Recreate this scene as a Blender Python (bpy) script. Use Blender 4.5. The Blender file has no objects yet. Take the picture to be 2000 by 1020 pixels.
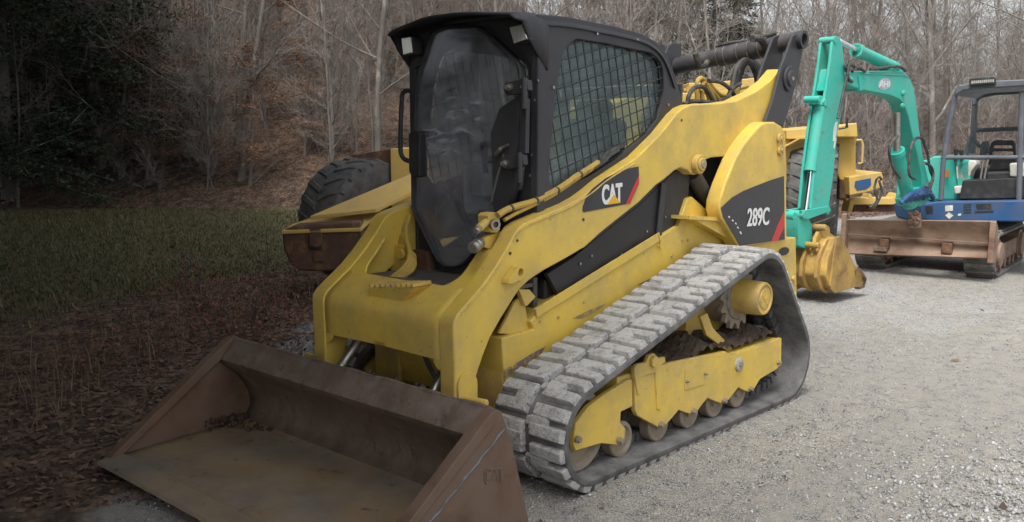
import bpy, bmesh, math, random
import numpy as np
from mathutils import Vector, Matrix, Euler
R_ = math.radians
rng = random.Random(7)
nr = np.random.default_rng(11)
scene = bpy.context.scene
COL = scene.collection

# ------------------------------------------------------------------ camera
F = 1817.0
CAM = Vector((0, 3.52, 1.65))
_Y = Vector((1990.0, 246.0, -F)).normalized()
_X = -Vector((1690.0, -246.0, F)).normalized()
_Z = _X.cross(_Y).normalized()
_X = _Y.cross(_Z)
ROT = Matrix((_X, _Y, _Z))                 # camera (right, down, fwd) -> world
cd = bpy.data.cameras.new('camera'); cam = bpy.data.objects.new('camera', cd); COL.objects.link(cam)
cd.sensor_width = 36.0; cd.lens = 36.0 * F / 2000.0; cd.clip_end = 600; cd.clip_start = 0.05
m = Matrix((ROT.col[0], -ROT.col[1], -ROT.col[2])).transposed().to_4x4(); m.translation = CAM
cam.matrix_world = m
scene.camera = cam
H = Vector((ROT.col[2].x, ROT.col[2].y, 0)).normalized()     # heading of the view
S = Vector((ROT.col[0].x, ROT.col[0].y, 0)).normalized()     # to the right of the view

# ------------------------------------------------------------------ world, sun, exposure
SUN_EL, SUN_AZ = 58.0, 16.9       # azimuth measured from +x towards +y
w = bpy.data.worlds.new('World'); scene.world = w; w.use_nodes = True
nt = w.node_tree; nt.nodes.clear()
out = nt.nodes.new('ShaderNodeOutputWorld'); bg = nt.nodes.new('ShaderNodeBackground')
sky = nt.nodes.new('ShaderNodeTexSky'); sky.sky_type = 'NISHITA'; sky.sun_disc = False
sky.sun_elevation = R_(SUN_EL); sky.sun_rotation = R_(90 - SUN_AZ)
sky.air_density = 1.0; sky.dust_density = 4.0; sky.ozone_density = 1.0
hsv = nt.nodes.new('ShaderNodeHueSaturation'); hsv.inputs['Saturation'].default_value = 0.28
nt.links.new(sky.outputs[0], hsv.inputs['Color']); nt.links.new(hsv.outputs[0], bg.inputs[0])
bg.inputs[1].default_value = 0.12
nt.links.new(bg.outputs[0], out.inputs[0])
sl = bpy.data.lights.new('sun', 'SUN'); so = bpy.data.objects.new('sun', sl); COL.objects.link(so)
sl.energy = 1.5; sl.angle = R_(25); sl.color = (1.0, 0.97, 0.93)
sd = Vector((math.cos(R_(SUN_EL)) * math.cos(R_(SUN_AZ)), math.cos(R_(SUN_EL)) * math.sin(R_(SUN_AZ)), math.sin(R_(SUN_EL))))
so.rotation_euler = sd.to_track_quat('Z', 'Y').to_euler()
scene.view_settings.view_transform = 'Standard'
scene.view_settings.look = 'None'
scene.view_settings.exposure = 1.13
scene.view_settings.gamma = 1.0
scene.cycles.max_bounces = 6
scene.cycles.transparent_max_bounces = 12

# ------------------------------------------------------------------ helpers: picture -> place
def ray(px, py): return ROT @ Vector((px - 1000.0, py - 510.0, F))
def Py(px, py, y):
    r = ray(px, py); return CAM + r * ((y - CAM.y) / r.y)
def Px(px, py, x):
    r = ray(px, py); return CAM + r * ((x - CAM.x) / r.x)
def Pz(px, py, z):
    r = ray(px, py); return CAM + r * ((z - CAM.z) / r.z)
def Pd(px, py, d):
    r = ray(px, py); return CAM + r * (d / r.dot(H))
def Pl(px, py, p0, n):
    r = ray(px, py); return CAM + r * ((p0 - CAM).dot(n) / r.dot(n))
def DL(d, l, z=0.0): return Vector((CAM.x, CAM.y, 0)) + H * d + S * l + Vector((0, 0, z))

# ------------------------------------------------------------------ helpers: objects
def tag(o, label=None, cat=None, group=None, kind=None):
    if label: o['label'] = label
    if cat: o['category'] = cat
    if group: o['group'] = group
    if kind: o['kind'] = kind
    return o
def thing(name, label, cat, loc=(0, 0, 0), group=None):
    o = bpy.data.objects.new(name, None); COL.objects.link(o)
    o.location = loc; o.empty_display_size = 0.2
    return tag(o, label, cat, group)
def link(name, me, mat, parent=None):
    o = bpy.data.objects.new(name, me); COL.objects.link(o)
    if mat is not None:
        for mm in (mat if isinstance(mat, (list, tuple)) else [mat]): me.materials.append(mm)
    if parent is not None:
        o.parent = parent
        if parent.parent is None and parent.type == 'EMPTY':
            o.matrix_parent_inverse = Matrix.Translation(-Vector(parent.location))
    return o
class MB:
    def __init__(s): s.v = []; s.f = []
    def add(s, vs, fs):
        k = len(s.v); s.v += [tuple(p) for p in vs]; s.f += [tuple(i + k for i in f) for f in fs]; return s
    def prism(s, pts, vec):
        n = len(pts); vec = Vector(vec); a = [Vector(p) for p in pts]
        nrm = Vector((0, 0, 0))
        for i in range(n): nrm += (a[i] - a[0]).cross(a[(i + 1) % n] - a[0])
        if nrm.dot(vec) > 0: a = a[::-1]
        b = [p + vec for p in a]
        fs = [tuple(range(n)), tuple(range(2 * n - 1, n - 1, -1))]
        for i in range(n):
            j = (i + 1) % n; fs.append((j, i, i + n, j + n))
        return s.add(a + b, fs)
    def box(s, c, size, rot=None):
        c = Vector(c); hx, hy, hz = [q / 2 for q in size]
        vs = [Vector((x, y, z)) for x in (-hx, hx) for y in (-hy, hy) for z in (-hz, hz)]
        if rot is not None: vs = [rot @ p for p in vs]
        return s.add([p + c for p in vs], [(0, 1, 3, 2), (4, 6, 7, 5), (0, 4, 5, 1), (2, 3, 7, 6), (0, 2, 6, 4), (1, 5, 7, 3)])
    def bar(s, p0, p1, w_, h_, up=(0, 0, 1)):
        p0 = Vector(p0); p1 = Vector(p1); d = (p1 - p0); L = d.length; d.normalize()
        u = Vector(up); a = u.cross(d)
        if a.length < 1e-4: a = Vector((1, 0, 0)).cross(d)
        a.normalize(); b = d.cross(a)
        return s.box((p0 + p1) / 2, (w_, h_, L), Matrix((a, b, d)).transposed())
    def tube(s, pts, r, n=8, caps=True):
        pts = [Vector(p) for p in pts]; k0 = len(s.v); m_ = len(pts)
        rs = r if isinstance(r, (list, tuple)) else [r] * m_
        ref = None
        for i in range(m_):
            d = (pts[min(i + 1, m_ - 1)] - pts[max(i - 1, 0)]).normalized()
            if ref is None:
                ref = Vector((0, 0, 1)).cross(d)
                if ref.length < 0.1: ref = Vector((1, 0, 0)).cross(d)
            else: ref = ref - d * ref.dot(d)
            ref.normalize(); b = d.cross(ref)
            for q in range(n):
                a = 2 * math.pi * q / n
                s.v.append(tuple(pts[i] + (ref * math.cos(a) + b * math.sin(a)) * rs[i]))
        for i in range(m_ - 1):
            for q in range(n):
                q2 = (q + 1) % n
                s.f.append((k0 + i * n + q, k0 + i * n + q2, k0 + (i + 1) * n + q2, k0 + (i + 1) * n + q))
        if caps:
            s.f.append(tuple(k0 + q for q in range(n))[::-1]); s.f.append(tuple(k0 + (m_ - 1) * n + q for q in range(n)))
        return s
    def lathe(s, c, axis, prof, n=32, closed=False):
        """prof: list of (offset along axis, radius)"""
        c = Vector(c); ax = Vector(axis).normalized()
        a = Vector((0, 0, 1)).cross(ax)
        if a.length < 0.1: a = Vector((1, 0, 0)).cross(ax)
        a.normalize(); b = ax.cross(a); k0 = len(s.v); m_ = len(prof)
        for (t, r) in prof:
            for q in range(n):
                g = 2 * math.pi * q / n
                s.v.append(tuple(c + ax * t + (a * math.cos(g) + b * math.sin(g)) * r))
        for i in range(m_ if closed else m_ - 1):
            i2 = (i + 1) % m_
            for q in range(n):
                q2 = (q + 1) % n
                s.f.append((k0 + i * n + q, k0 + i * n + q2, k0 + i2 * n + q2, k0 + i2 * n + q))
        if not closed:
            if prof[0][1] > 1e-4: s.f.append(tuple(k0 + q for q in range(n))[::-1])
            if prof[-1][1] > 1e-4: s.f.append(tuple(k0 + (m_ - 1) * n + q for q in range(n)))
        return s
    def cyl(s, p0, p1, r, n=20, ch=0.0):
        p0 = Vector(p0); p1 = Vector(p1); L = (p1 - p0).length
        pr = [(0, r - ch), (ch, r), (L - ch, r), (L, r - ch)] if ch else [(0, r), (L, r)]
        return s.lathe(p0, p1 - p0, pr, n)
    def fill(s, outer, holes, vec):
        """plate with holes: outlines in 3-D (planar), thickness vec"""
        bm = bmesh.new(); vec = Vector(vec)
        loops = [outer] + list(holes)
        es = []
        for lp in loops:
            vs = [bm.verts.new(p) for p in lp]
            es += [bm.edges.new((vs[i], vs[(i + 1) % len(vs)])) for i in range(len(vs))]
        bmesh.ops.triangle_fill(bm, use_beauty=True, use_dissolve=False, edges=es, normal=vec)
        bm.verts.index_update()
        base = [v.co.copy() for v in bm.verts]; nb = len(base)
        fs = []
        for f in bm.faces:
            ids = [v.index for v in f.verts]
            if f.normal.dot(vec) > 0: ids = ids[::-1]
            fs.append(tuple(ids)); fs.append(tuple(i + nb for i in ids[::-1]))
        for e in es:
            a, b = e.verts[0].index, e.verts[1].index
            fs.append((a, b, b + nb, a + nb))
        bm.free()
        return s.add(base + [p + vec for p in base], fs)
    def pieces(s, each=False):
        """groups of face indices: one per piece that stands apart (each=True: one per connected island)"""
        par = list(range(len(s.v)))
        def root(i):
            while par[i] != i: par[i] = par[par[i]]; i = par[i]
            return i
        for f in s.f:
            a = root(f[0])
            for q in f[1:]: par[root(q)] = a
        isl = {}
        for n, f in enumerate(s.f): isl.setdefault(root(f[0]), []).append(n)
        keys = list(isl); bb = []
        for k in keys:
            P = np.array([s.v[i] for n in isl[k] for i in s.f[n]]); bb.append((P.min(0), P.max(0)))
        if each or len(keys) == 1: return [isl[k] for k in keys]
        g = list(range(len(keys)))
        def gr(i):
            while g[i] != i: i = g[i]
            return i
        for i in range(len(keys)):
            for j in range(i):
                gap = np.maximum(0, np.maximum(bb[i][0] - bb[j][1], bb[j][0] - bb[i][1])); sz = max((bb[i][1] - bb[i][0]).max(), (bb[j][1] - bb[j][0]).max())
                if math.sqrt((gap ** 2).sum()) <= max(0.018, 0.45 * sz): g[gr(i)] = gr(j)
        o = {}
        for i, k in enumerate(keys): o.setdefault(gr(i), []).extend(isl[k])
        return list(o.values())
    def build(s, name, mat, parent=None, bevel=0.0, seg=2, ang=35, smooth=True, fix=True, each=False, split=True):
        if split and len(s.f) < 6000:
            gs_ = s.pieces(each)
            if len(gs_) > 1:
                nm = name[:-1] if name.endswith('s') and not name.endswith('ss') else name; first = None
                for g in gs_:
                    used = {}; sub = MB()
                    for n in g:
                        sub.f.append(tuple(used.setdefault(i, len(used)) for i in s.f[n]))
                    sub.v = [s.v[i] for i in used]; o = sub.build(nm, mat, parent, bevel, seg, ang, smooth, fix, split=False); first = first or o
                return first
        me = bpy.data.meshes.new(name); me.from_pydata(s.v, [], s.f); me.update()
        if fix:
            bm = bmesh.new(); bm.from_mesh(me); bmesh.ops.recalc_face_normals(bm, faces=bm.faces[:]); bm.to_mesh(me); bm.free()
        if smooth:
            me.shade_smooth(); me.set_sharp_from_angle(angle=R_(ang))
        o = link(name, me, mat, parent)
        if bevel:
            b = o.modifiers.new('bevel', 'BEVEL'); b.width = bevel; b.segments = seg; b.limit_method = 'ANGLE'; b.angle_limit = R_(ang)
            b.harden_normals = True
        return o
def np_mesh(name, V, Fq, mat, parent=None, smooth=False):
    """V (n,3) array, Fq (m,k) array of k-gons"""
    V = np.asarray(V, np.float32); Fq = np.asarray(Fq, np.int32); k = Fq.shape[1]
    me = bpy.data.meshes.new(name)
    me.vertices.add(len(V)); me.vertices.foreach_set('co', V.ravel())
    me.loops.add(Fq.size); me.loops.foreach_set('vertex_index', Fq.ravel())
    me.polygons.add(len(Fq)); me.polygons.foreach_set('loop_start', np.arange(0, Fq.size, k, dtype=np.int32))
    me.polygons.foreach_set('loop_total', np.full(len(Fq), k, np.int32))
    if smooth: me.polygons.foreach_set('use_smooth', np.ones(len(Fq), bool))
    me.update(calc_edges=True)
    return link(name, me, mat, parent)
def bez(pts, n=6):
    """Catmull-Rom through pts"""
    pts = [Vector(p) for p in pts]; o = []
    for i in range(len(pts) - 1):
        p0 = pts[max(i - 1, 0)]; p1 = pts[i]; p2 = pts[i + 1]; p3 = pts[min(i + 2, len(pts) - 1)]
        for k in range(n):
            t = k / n
            o.append(0.5 * ((2 * p1) + (p2 - p0) * t + (2 * p0 - 5 * p1 + 4 * p2 - p3) * t * t + (3 * p1 - p0 - 3 * p2 + p3) * t ** 3))
    o.append(pts[-1]); return o
def mir(pts): return [Vector((p[0], -p[1], p[2])) for p in pts][::-1]
def text_obj(name, body, mat, parent, p_bl, p_br, height, nrm, ext=0.003, bold=0.02, lift=0.004, strokes=0.0):
    """letters standing on the line p_bl -> p_br, facing nrm"""
    c = bpy.data.curves.new(name, 'FONT'); c.body = body; c.size = 1.0; c.extrude = 0.0; c.offset = bold; c.fill_mode = 'FRONT'
    t = bpy.data.objects.new(name + '_tmp', c); COL.objects.link(t)
    bpy.context.view_layer.update()
    me = bpy.data.meshes.new_from_object(t.evaluated_get(bpy.context.evaluated_depsgraph_get()))
    bpy.data.objects.remove(t)
    xs = [v.co.x for v in me.vertices]; ys = [v.co.y for v in me.vertices]
    x0, x1, y0, y1 = min(xs), max(xs), min(ys), max(ys)
    p_bl = Vector(p_bl); p_br = Vector(p_br); u = (p_br - p_bl); n = Vector(nrm).normalized(); L = u.length; u.normalize(); v = n.cross(u)
    for q in me.vertices:
        q.co = p_bl + u * ((q.co.x - x0) / (x1 - x0) * L) + v * ((q.co.y - y0) / (y1 - y0) * height) + n * lift
    if strokes:                                  # heavier strokes: the same letters again, a hair to each side
        base = [q.co.copy() for q in me.vertices]; fs = [tuple(p.vertices) for p in me.polygons]; vs = []; ff = []
        for i, dx in enumerate((0, -strokes, strokes, -strokes * .5, strokes * .5)):
            k_ = len(vs); vs += [p + u * dx + n * 0.0002 * i for p in base]; ff += [tuple(a + k_ for a in f) for f in fs]
        me = bpy.data.meshes.new(name); me.from_pydata(vs, [], ff); me.update()
    me.name = name
    return link(name, me, mat, parent)

# ------------------------------------------------------------------ materials
def nodes(name):
    m_ = bpy.data.materials.new(name); m_.use_nodes = True; t = m_.node_tree
    return m_, t, t.nodes['Principled BSDF'], t.nodes['Material Output']
def N(t, kind, **kw):
    n = t.nodes.new('ShaderNode' + kind)
    for k, v in kw.items():
        if k in n.inputs: n.inputs[k].default_value = v
        else: setattr(n, k, v)
    return n
def mixc(t, fac, a, b):
    n = t.nodes.new('ShaderNodeMix'); n.data_type = 'RGBA'
    for sock, val in ((n.inputs[0], fac), (n.inputs[6], a), (n.inputs[7], b)):
        if hasattr(val, 'links'): t.links.new(val, sock)
        elif isinstance(val, tuple): sock.default_value = (*val, 1) if len(val) == 3 else val
        else: sock.default_value = val
    return n.outputs[2]
def rng_map(t, val, a, b, c=0.0, d=1.0):
    n = N(t, 'MapRange'); n.clamp = True
    n.inputs[1].default_value = a; n.inputs[2].default_value = b; n.inputs[3].default_value = c; n.inputs[4].default_value = d
    t.links.new(val, n.inputs[0]); return n.outputs[0]
def noise(t, vec, scale, detail=6, rough=0.6):
    n = N(t, 'TexNoise'); n.inputs['Scale'].default_value = scale; n.inputs['Detail'].default_value = detail; n.inputs['Roughness'].default_value = rough
    t.links.new(vec, n.inputs['Vector']); return n.outputs['Fac']
def mapping(t, vec, sc=(1, 1, 1), rot=(0, 0, 0)):
    n = N(t, 'Mapping'); n.inputs['Scale'].default_value = sc; n.inputs['Rotation'].default_value = rot
    t.links.new(vec, n.inputs['Vector']); return n.outputs[0]
def mat(name, col, rough=0.5, metal=0.0, var=0.15, vscale=3.0, dirt=None, amt=0.5, dscale=4.0, dsharp=0.12, bump=0.0, bscale=80.0, dirt2=None, amt2=0.5, d2scale=12.0, stretch=None, spec=0.5, edge=None):
    m_, t, b, o = nodes(name)
    tc = N(t, 'TexCoord'); v = tc.outputs['Object']
    vs = mapping(t, v, stretch) if stretch else v
    n1 = noise(t, v, vscale, 8)
    c = mixc(t, rng_map(t, n1, 0.3, 0.7), tuple(q * (1 - var) for q in col), tuple(min(1, q * (1 + var)) for q in col))
    ro = None
    if dirt:
        n2 = noise(t, vs, dscale, 10, 0.68)
        f = rng_map(t, n2, 1 - amt - dsharp, 1 - amt + dsharp)
        c = mixc(t, f, c, dirt); ro = rng_map(t, f, 0, 1, rough, min(1, max(rough, 0.85)))
    if dirt2:
        n3 = noise(t, vs, d2scale, 10, 0.72)
        f2 = rng_map(t, n3, 1 - amt2 - 0.05, 1 - amt2 + 0.05)
        c = mixc(t, f2, c, dirt2)
    if edge:                                       # paint knocked off along the edges, in patches
        be = N(t, 'Bevel'); be.samples = 4; be.inputs['Radius'].default_value = 0.007
        g_ = N(t, 'NewGeometry'); dp = N(t, 'VectorMath', operation='DOT_PRODUCT'); t.links.new(be.outputs[0], dp.inputs[0]); t.links.new(g_.outputs['Normal'], dp.inputs[1])
        e1 = rng_map(t, dp.outputs['Value'], 0.985, 0.90); e2 = rng_map(t, noise(t, v, 16, 8, 0.75), 0.47, 0.58)
        mu_ = N(t, 'Math', operation='MULTIPLY'); t.links.new(e1, mu_.inputs[0]); t.links.new(e2, mu_.inputs[1]); c = mixc(t, mu_.outputs[0], c, edge)
    t.links.new(c, b.inputs['Base Color'])
    b.inputs['Roughness'].default_value = rough; b.inputs['Metallic'].default_value = metal
    b.inputs['Specular IOR Level'].default_value = spec
    if ro is not None: t.links.new(ro, b.inputs['Roughness'])
    if bump:
        bp = N(t, 'Bump'); bp.inputs['Strength'].default_value = bump; bp.inputs['Distance'].default_value = 0.01
        t.links.new(noise(t, v, bscale, 6), bp.inputs['Height']); t.links.new(bp.outputs[0], b.inputs['Normal'])
    return m_
YEL = (0.69, 0.48, 0.078)
M = {}
M['yellow'] = mat('yellow_paint', YEL, 0.40, var=0.12, vscale=2.0, dirt=(0.40, 0.30, 0.13), amt=0.40, dscale=3.4, dsharp=0.20, bump=0.05, bscale=30, dirt2=(0.20, 0.13, 0.065), amt2=0.335, d2scale=24, edge=(0.17, 0.115, 0.07))
M['yellow_dirty'] = mat('dirty_yellow_paint', (0.58, 0.39, 0.08), 0.55, var=0.14, vscale=3.0, dirt=(0.30, 0.22, 0.12), amt=0.43, dscale=5.0, dsharp=0.15, bump=0.06, bscale=40, dirt2=(0.10, 0.065, 0.04), amt2=0.32, d2scale=18)
M['yellow_pale'] = mat('pale_yellow_paint', (0.60, 0.40, 0.09), 0.55, var=0.12, dirt=(0.35, 0.26, 0.14), amt=0.4, dscale=3.0, dsharp=0.2, dirt2=(0.12, 0.07, 0.04), amt2=0.30, d2scale=9)
M['black'] = mat('black_paint', (0.028, 0.028, 0.034), 0.42, var=0.2, dirt=(0.07, 0.07, 0.072), amt=0.38, dscale=3.5, dsharp=0.25, bump=0.03, bscale=60, dirt2=(0.10, 0.095, 0.09), amt2=0.27, d2scale=30)
M['black_panel'] = mat('black_side_panel', (0.02, 0.02, 0.023), 0.5, var=0.25, dirt=(0.055, 0.05, 0.045), amt=0.4, dscale=5, dsharp=0.2)
M['decal'] = mat('black_decal', (0.028, 0.028, 0.034), 0.35, var=0.12, dirt=(0.07, 0.065, 0.06), amt=0.33, dscale=6, dsharp=0.2)
M['white'] = mat('white_lettering', (0.72, 0.72, 0.70), 0.5, var=0.06)
M['red'] = mat('red_stripe', (0.50, 0.03, 0.03), 0.4, var=0.1)
M['decal_yellow'] = mat('decal_yellow', (0.75, 0.42, 0.02), 0.4, var=0.05)
M['rubber'] = mat('track_rubber', (0.045, 0.045, 0.046), 0.8, var=0.2, vscale=8, dirt=(0.20, 0.195, 0.185), amt=0.47, dscale=7, dsharp=0.2, bump=0.3, bscale=120)
M['lug'] = mat('dusty_track_lug', (0.10, 0.10, 0.098), 0.9, var=0.2, vscale=10, dirt=(0.43, 0.425, 0.41), amt=0.66, dscale=7, dsharp=0.14, bump=0.9, bscale=80, dirt2=(0.25, 0.245, 0.235), amt2=0.43, d2scale=30)
M['tyre'] = mat('tyre_rubber', (0.05, 0.05, 0.052), 0.8, var=0.25, vscale=6, dirt=(0.16, 0.155, 0.14), amt=0.45, dscale=5, dsharp=0.2, bump=0.2, bscale=60)
M['steel'] = mat('worn_steel', (0.42, 0.40, 0.37), 0.38, 0.9, var=0.2, vscale=8, dirt=(0.22, 0.16, 0.10), amt=0.36, dscale=12)
M['chrome'] = mat('chrome_rod', (0.75, 0.75, 0.76), 0.16, 1.0, var=0.05)
M['roller'] = mat('dusty_roller_steel', (0.36, 0.29, 0.20), 0.6, 0.35, var=0.2, vscale=9, dirt=(0.25, 0.22, 0.18), amt=0.5, dscale=9)
M['rust'] = mat('rusted_bucket_steel', (0.16, 0.112, 0.080), 0.6, 0.25, var=0.25, vscale=3, dirt=(0.24, 0.20, 0.165), amt=0.42, dscale=11, dsharp=0.16, bump=0.4, bscale=70, dirt2=(0.085, 0.055, 0.038), amt2=0.38, d2scale=20, stretch=(1, 1, 0.6))
M['rust_side'] = mat('rusty_side_plate', (0.165, 0.098, 0.062), 0.6, 0.2, var=0.25, vscale=5, dirt=(0.17, 0.12, 0.09), amt=0.46, dscale=5, dsharp=0.15, bump=0.15, bscale=60, dirt2=(0.28, 0.13, 0.05), amt2=0.36, d2scale=12)
M['bucket_floor'] = mat('worn_bucket_floor', (0.27, 0.225, 0.175), 0.55, 0.3, var=0.25, vscale=5, dirt=(0.32, 0.21, 0.085), amt=0.44, dscale=1.5, dsharp=0.12, bump=0.25, bscale=60, dirt2=(0.085, 0.065, 0.05), amt2=0.36, d2scale=9, stretch=(1, 0.8, 1))
M['weld'] = mat('grey_weld_bead', (0.17, 0.18, 0.185), 0.6, 0.3, var=0.3, vscale=30, dirt=(0.14, 0.09, 0.06), amt=0.42, dscale=20, bump=0.6, bscale=90)
M['rust_dark'] = mat('dark_rust', (0.10, 0.05, 0.032), 0.8, var=0.3, vscale=5, dirt=(0.26, 0.15, 0.05), amt=0.36, dscale=7, bump=0.3, bscale=30)
M['hose'] = mat('black_hose', (0.03, 0.03, 0.03), 0.6, var=0.2, dirt=(0.12, 0.115, 0.10), amt=0.45, dscale=14)
M['hose_yellow'] = mat('overpainted_hose', (0.50, 0.33, 0.06), 0.55, var=0.12, dirt=(0.22, 0.18, 0.12), amt=0.38, dscale=12)
M['dirt'] = mat('caked_soil', (0.060, 0.040, 0.027), 0.95, var=0.35, vscale=25, dirt=(0.12, 0.09, 0.06), amt=0.42, dscale=30, bump=1.0, bscale=110)
M['teal'] = mat('teal_paint', (0.02, 0.46, 0.36), 0.45, var=0.15, vscale=2, dirt=(0.12, 0.36, 0.29), amt=0.44, dscale=4, dsharp=0.2, bump=0.06, bscale=30, dirt2=(0.15, 0.14, 0.10), amt2=0.36, d2scale=13, edge=(0.13, 0.11, 0.09))
M['blue'] = mat('blue_paint', (0.015, 0.085, 0.23), 0.5, var=0.2, dirt=(0.07, 0.08, 0.11), amt=0.42, dscale=4, dsharp=0.2)
M['navy'] = mat('faded_navy_frame', (0.095, 0.105, 0.125), 0.5, var=0.15, dirt=(0.14, 0.14, 0.15), amt=0.4, dscale=8)
M['blade'] = mat('rusty_blade_steel', (0.24, 0.165, 0.115), 0.7, var=0.25, vscale=2.5, dirt=(0.14, 0.075, 0.05), amt=0.44, dscale=3, dsharp=0.12, bump=0.15, bscale=30, dirt2=(0.30, 0.16, 0.06), amt2=0.33, d2scale=5, stretch=(1, 1, 2.2))
M['bucket_yellow'] = mat('rusting_yellow_bucket', (0.46, 0.30, 0.065), 0.65, var=0.2, vscale=4, dirt=(0.20, 0.115, 0.05), amt=0.48, dscale=5, dsharp=0.18, bump=0.15, bscale=50, dirt2=(0.34, 0.24, 0.14), amt2=0.33, d2scale=10)
M['plastic'] = mat('dark_plastic', (0.02, 0.02, 0.022), 0.6, var=0.2, dirt=(0.06, 0.06, 0.062), amt=0.4, dscale=8)
M['seat'] = mat('grey_seat_vinyl', (0.05, 0.055, 0.06), 0.6, var=0.2)
M['cream'] = mat('cream_console', (0.62, 0.61, 0.55), 0.6, var=0.1, dirt=(0.36, 0.33, 0.27), amt=0.4, dscale=7)
M['grey_dusty'] = mat('dusty_grey_cap', (0.40, 0.39, 0.36), 0.7, var=0.15, dirt=(0.26, 0.22, 0.17), amt=0.45, dscale=20)
M['grey_tube'] = mat('faded_black_tube', (0.05, 0.05, 0.056), 0.45, var=0.2, dirt=(0.10, 0.095, 0.09), amt=0.42, dscale=9, dirt2=(0.075, 0.055, 0.045), amt2=0.4, d2scale=14)
M['scrape'] = mat('scraped_bare_metal', (0.17, 0.145, 0.135), 0.6, var=0.3, vscale=12, dirt=(0.42, 0.29, 0.07), amt=0.47, dscale=22, dsharp=0.04)
M['dusty_rubber'] = mat('dusty_crawler_rubber', (0.05, 0.05, 0.05), 0.9, var=0.2, vscale=8, dirt=(0.20, 0.19, 0.175), amt=0.55, dscale=6, dsharp=0.15, bump=0.4, bscale=60)
M['tread_plate'] = mat('tread_plate', (0.14, 0.135, 0.125), 0.55, 0.5, var=0.25, vscale=14, bump=0.8, bscale=55)
def lamp_glass():
    m_, t, b, o = nodes('headlight_lens')
    tc = N(t, 'TexCoord'); n = noise(t, mapping(t, tc.outputs['Object'], (1, 30, 1)), 6, 3)
    t.links.new(mixc(t, n, (0.42, 0.42, 0.37), (0.72, 0.72, 0.66)), b.inputs['Base Color']); b.inputs['Roughness'].default_value = 0.12; b.inputs['Metallic'].default_value = 0.4
    return m_
M['lens'] = lamp_glass()
def glass(name, tint, dust_sheen_col, dust_sheen_lo, dust_sheen_hi, smear):
    m_, t, b, o = nodes(name); t.nodes.remove(b)
    tc = N(t, 'TexCoord'); v = tc.outputs['Object']
    tr = N(t, 'BsdfTransparent'); tr.inputs[0].default_value = (*tint, 1)
    gl = N(t, 'BsdfGlossy'); gl.inputs['Roughness'].default_value = 0.06; gl.inputs[0].default_value = (0.9, 0.92, 1, 1)
    lw_ = N(t, 'LayerWeight'); lw_.inputs[0].default_value = 0.5; fr = N(t, 'Math', operation='POWER'); t.links.new(lw_.outputs['Facing'], fr.inputs[0]); fr.inputs[1].default_value = 3.5
    mx = N(t, 'MixShader'); t.links.new(rng_map(t, fr.outputs[0], 0, 1, 0.03, 0.9), mx.inputs[0]); t.links.new(tr.outputs[0], mx.inputs[1]); t.links.new(gl.outputs[0], mx.inputs[2])
    df = N(t, 'BsdfDiffuse'); df.inputs[0].default_value = (*dust_sheen_col, 1)  # dust layer that also paints reflection into the pane's colour
    f = rng_map(t, noise(t, v, 3.2, 8, 0.65), 0.35, 0.75, dust_sheen_lo, dust_sheen_hi)
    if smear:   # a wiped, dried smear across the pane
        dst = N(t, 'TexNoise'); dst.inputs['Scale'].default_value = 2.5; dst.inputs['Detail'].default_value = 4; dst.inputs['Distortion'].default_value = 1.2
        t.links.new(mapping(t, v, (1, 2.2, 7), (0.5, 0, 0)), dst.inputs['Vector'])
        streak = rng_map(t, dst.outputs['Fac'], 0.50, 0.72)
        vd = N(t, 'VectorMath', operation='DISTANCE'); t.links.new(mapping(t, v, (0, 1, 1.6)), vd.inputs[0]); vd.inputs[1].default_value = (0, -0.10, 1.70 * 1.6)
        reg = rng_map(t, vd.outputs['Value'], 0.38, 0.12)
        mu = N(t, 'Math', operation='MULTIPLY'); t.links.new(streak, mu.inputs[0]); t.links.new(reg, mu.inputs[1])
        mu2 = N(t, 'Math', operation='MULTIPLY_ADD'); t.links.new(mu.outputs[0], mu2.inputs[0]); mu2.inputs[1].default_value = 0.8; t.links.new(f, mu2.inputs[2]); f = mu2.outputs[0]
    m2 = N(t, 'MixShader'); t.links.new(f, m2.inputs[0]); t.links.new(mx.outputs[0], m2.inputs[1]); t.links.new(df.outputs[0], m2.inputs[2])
    t.links.new(m2.outputs[0], o.inputs['Surface'])
    return m_
M['door_glass'] = glass('dirty_door_glass', (0.78, 0.79, 0.82), (0.46, 0.47, 0.52), 0.06, 0.30, True)  # blue-grey dust colour doubles as a painted sky reflection
M['side_glass'] = glass('cab_side_glass', (0.74, 0.83, 0.81), (0.36, 0.44, 0.43), 0.14, 0.38, False)  # greenish dust colour also paints in a pale sheen
# ================================================================== THE TRACK LOADER
T = thing('track_loader', 'big yellow and black compact track loader with closed cab and rusty bucket in the foreground', 'track loader', (-4.3, 0, 0))
YO = 0.54                                     # outer face of the lift arms
def pys(pts, y): return [Py(px, py, y) for px, py in pts]

# ---- chassis
hull = [(1036, 629), (1050, 613), (1286, 464), (1326, 440), (1343, 388), (1352, 384), (1400, 427), (1441, 482), (1480, 500), (1480, 560), (1400, 575), (1200, 720), (1000, 800), (985, 735), (982, 704), (980, 661), (1043, 643)]
ch = MB(); ch.prism(pys(hull, 0.50), (0, -1.0, 0)); chassis = ch.build('chassis', M['yellow'], T, 0.008)
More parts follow.
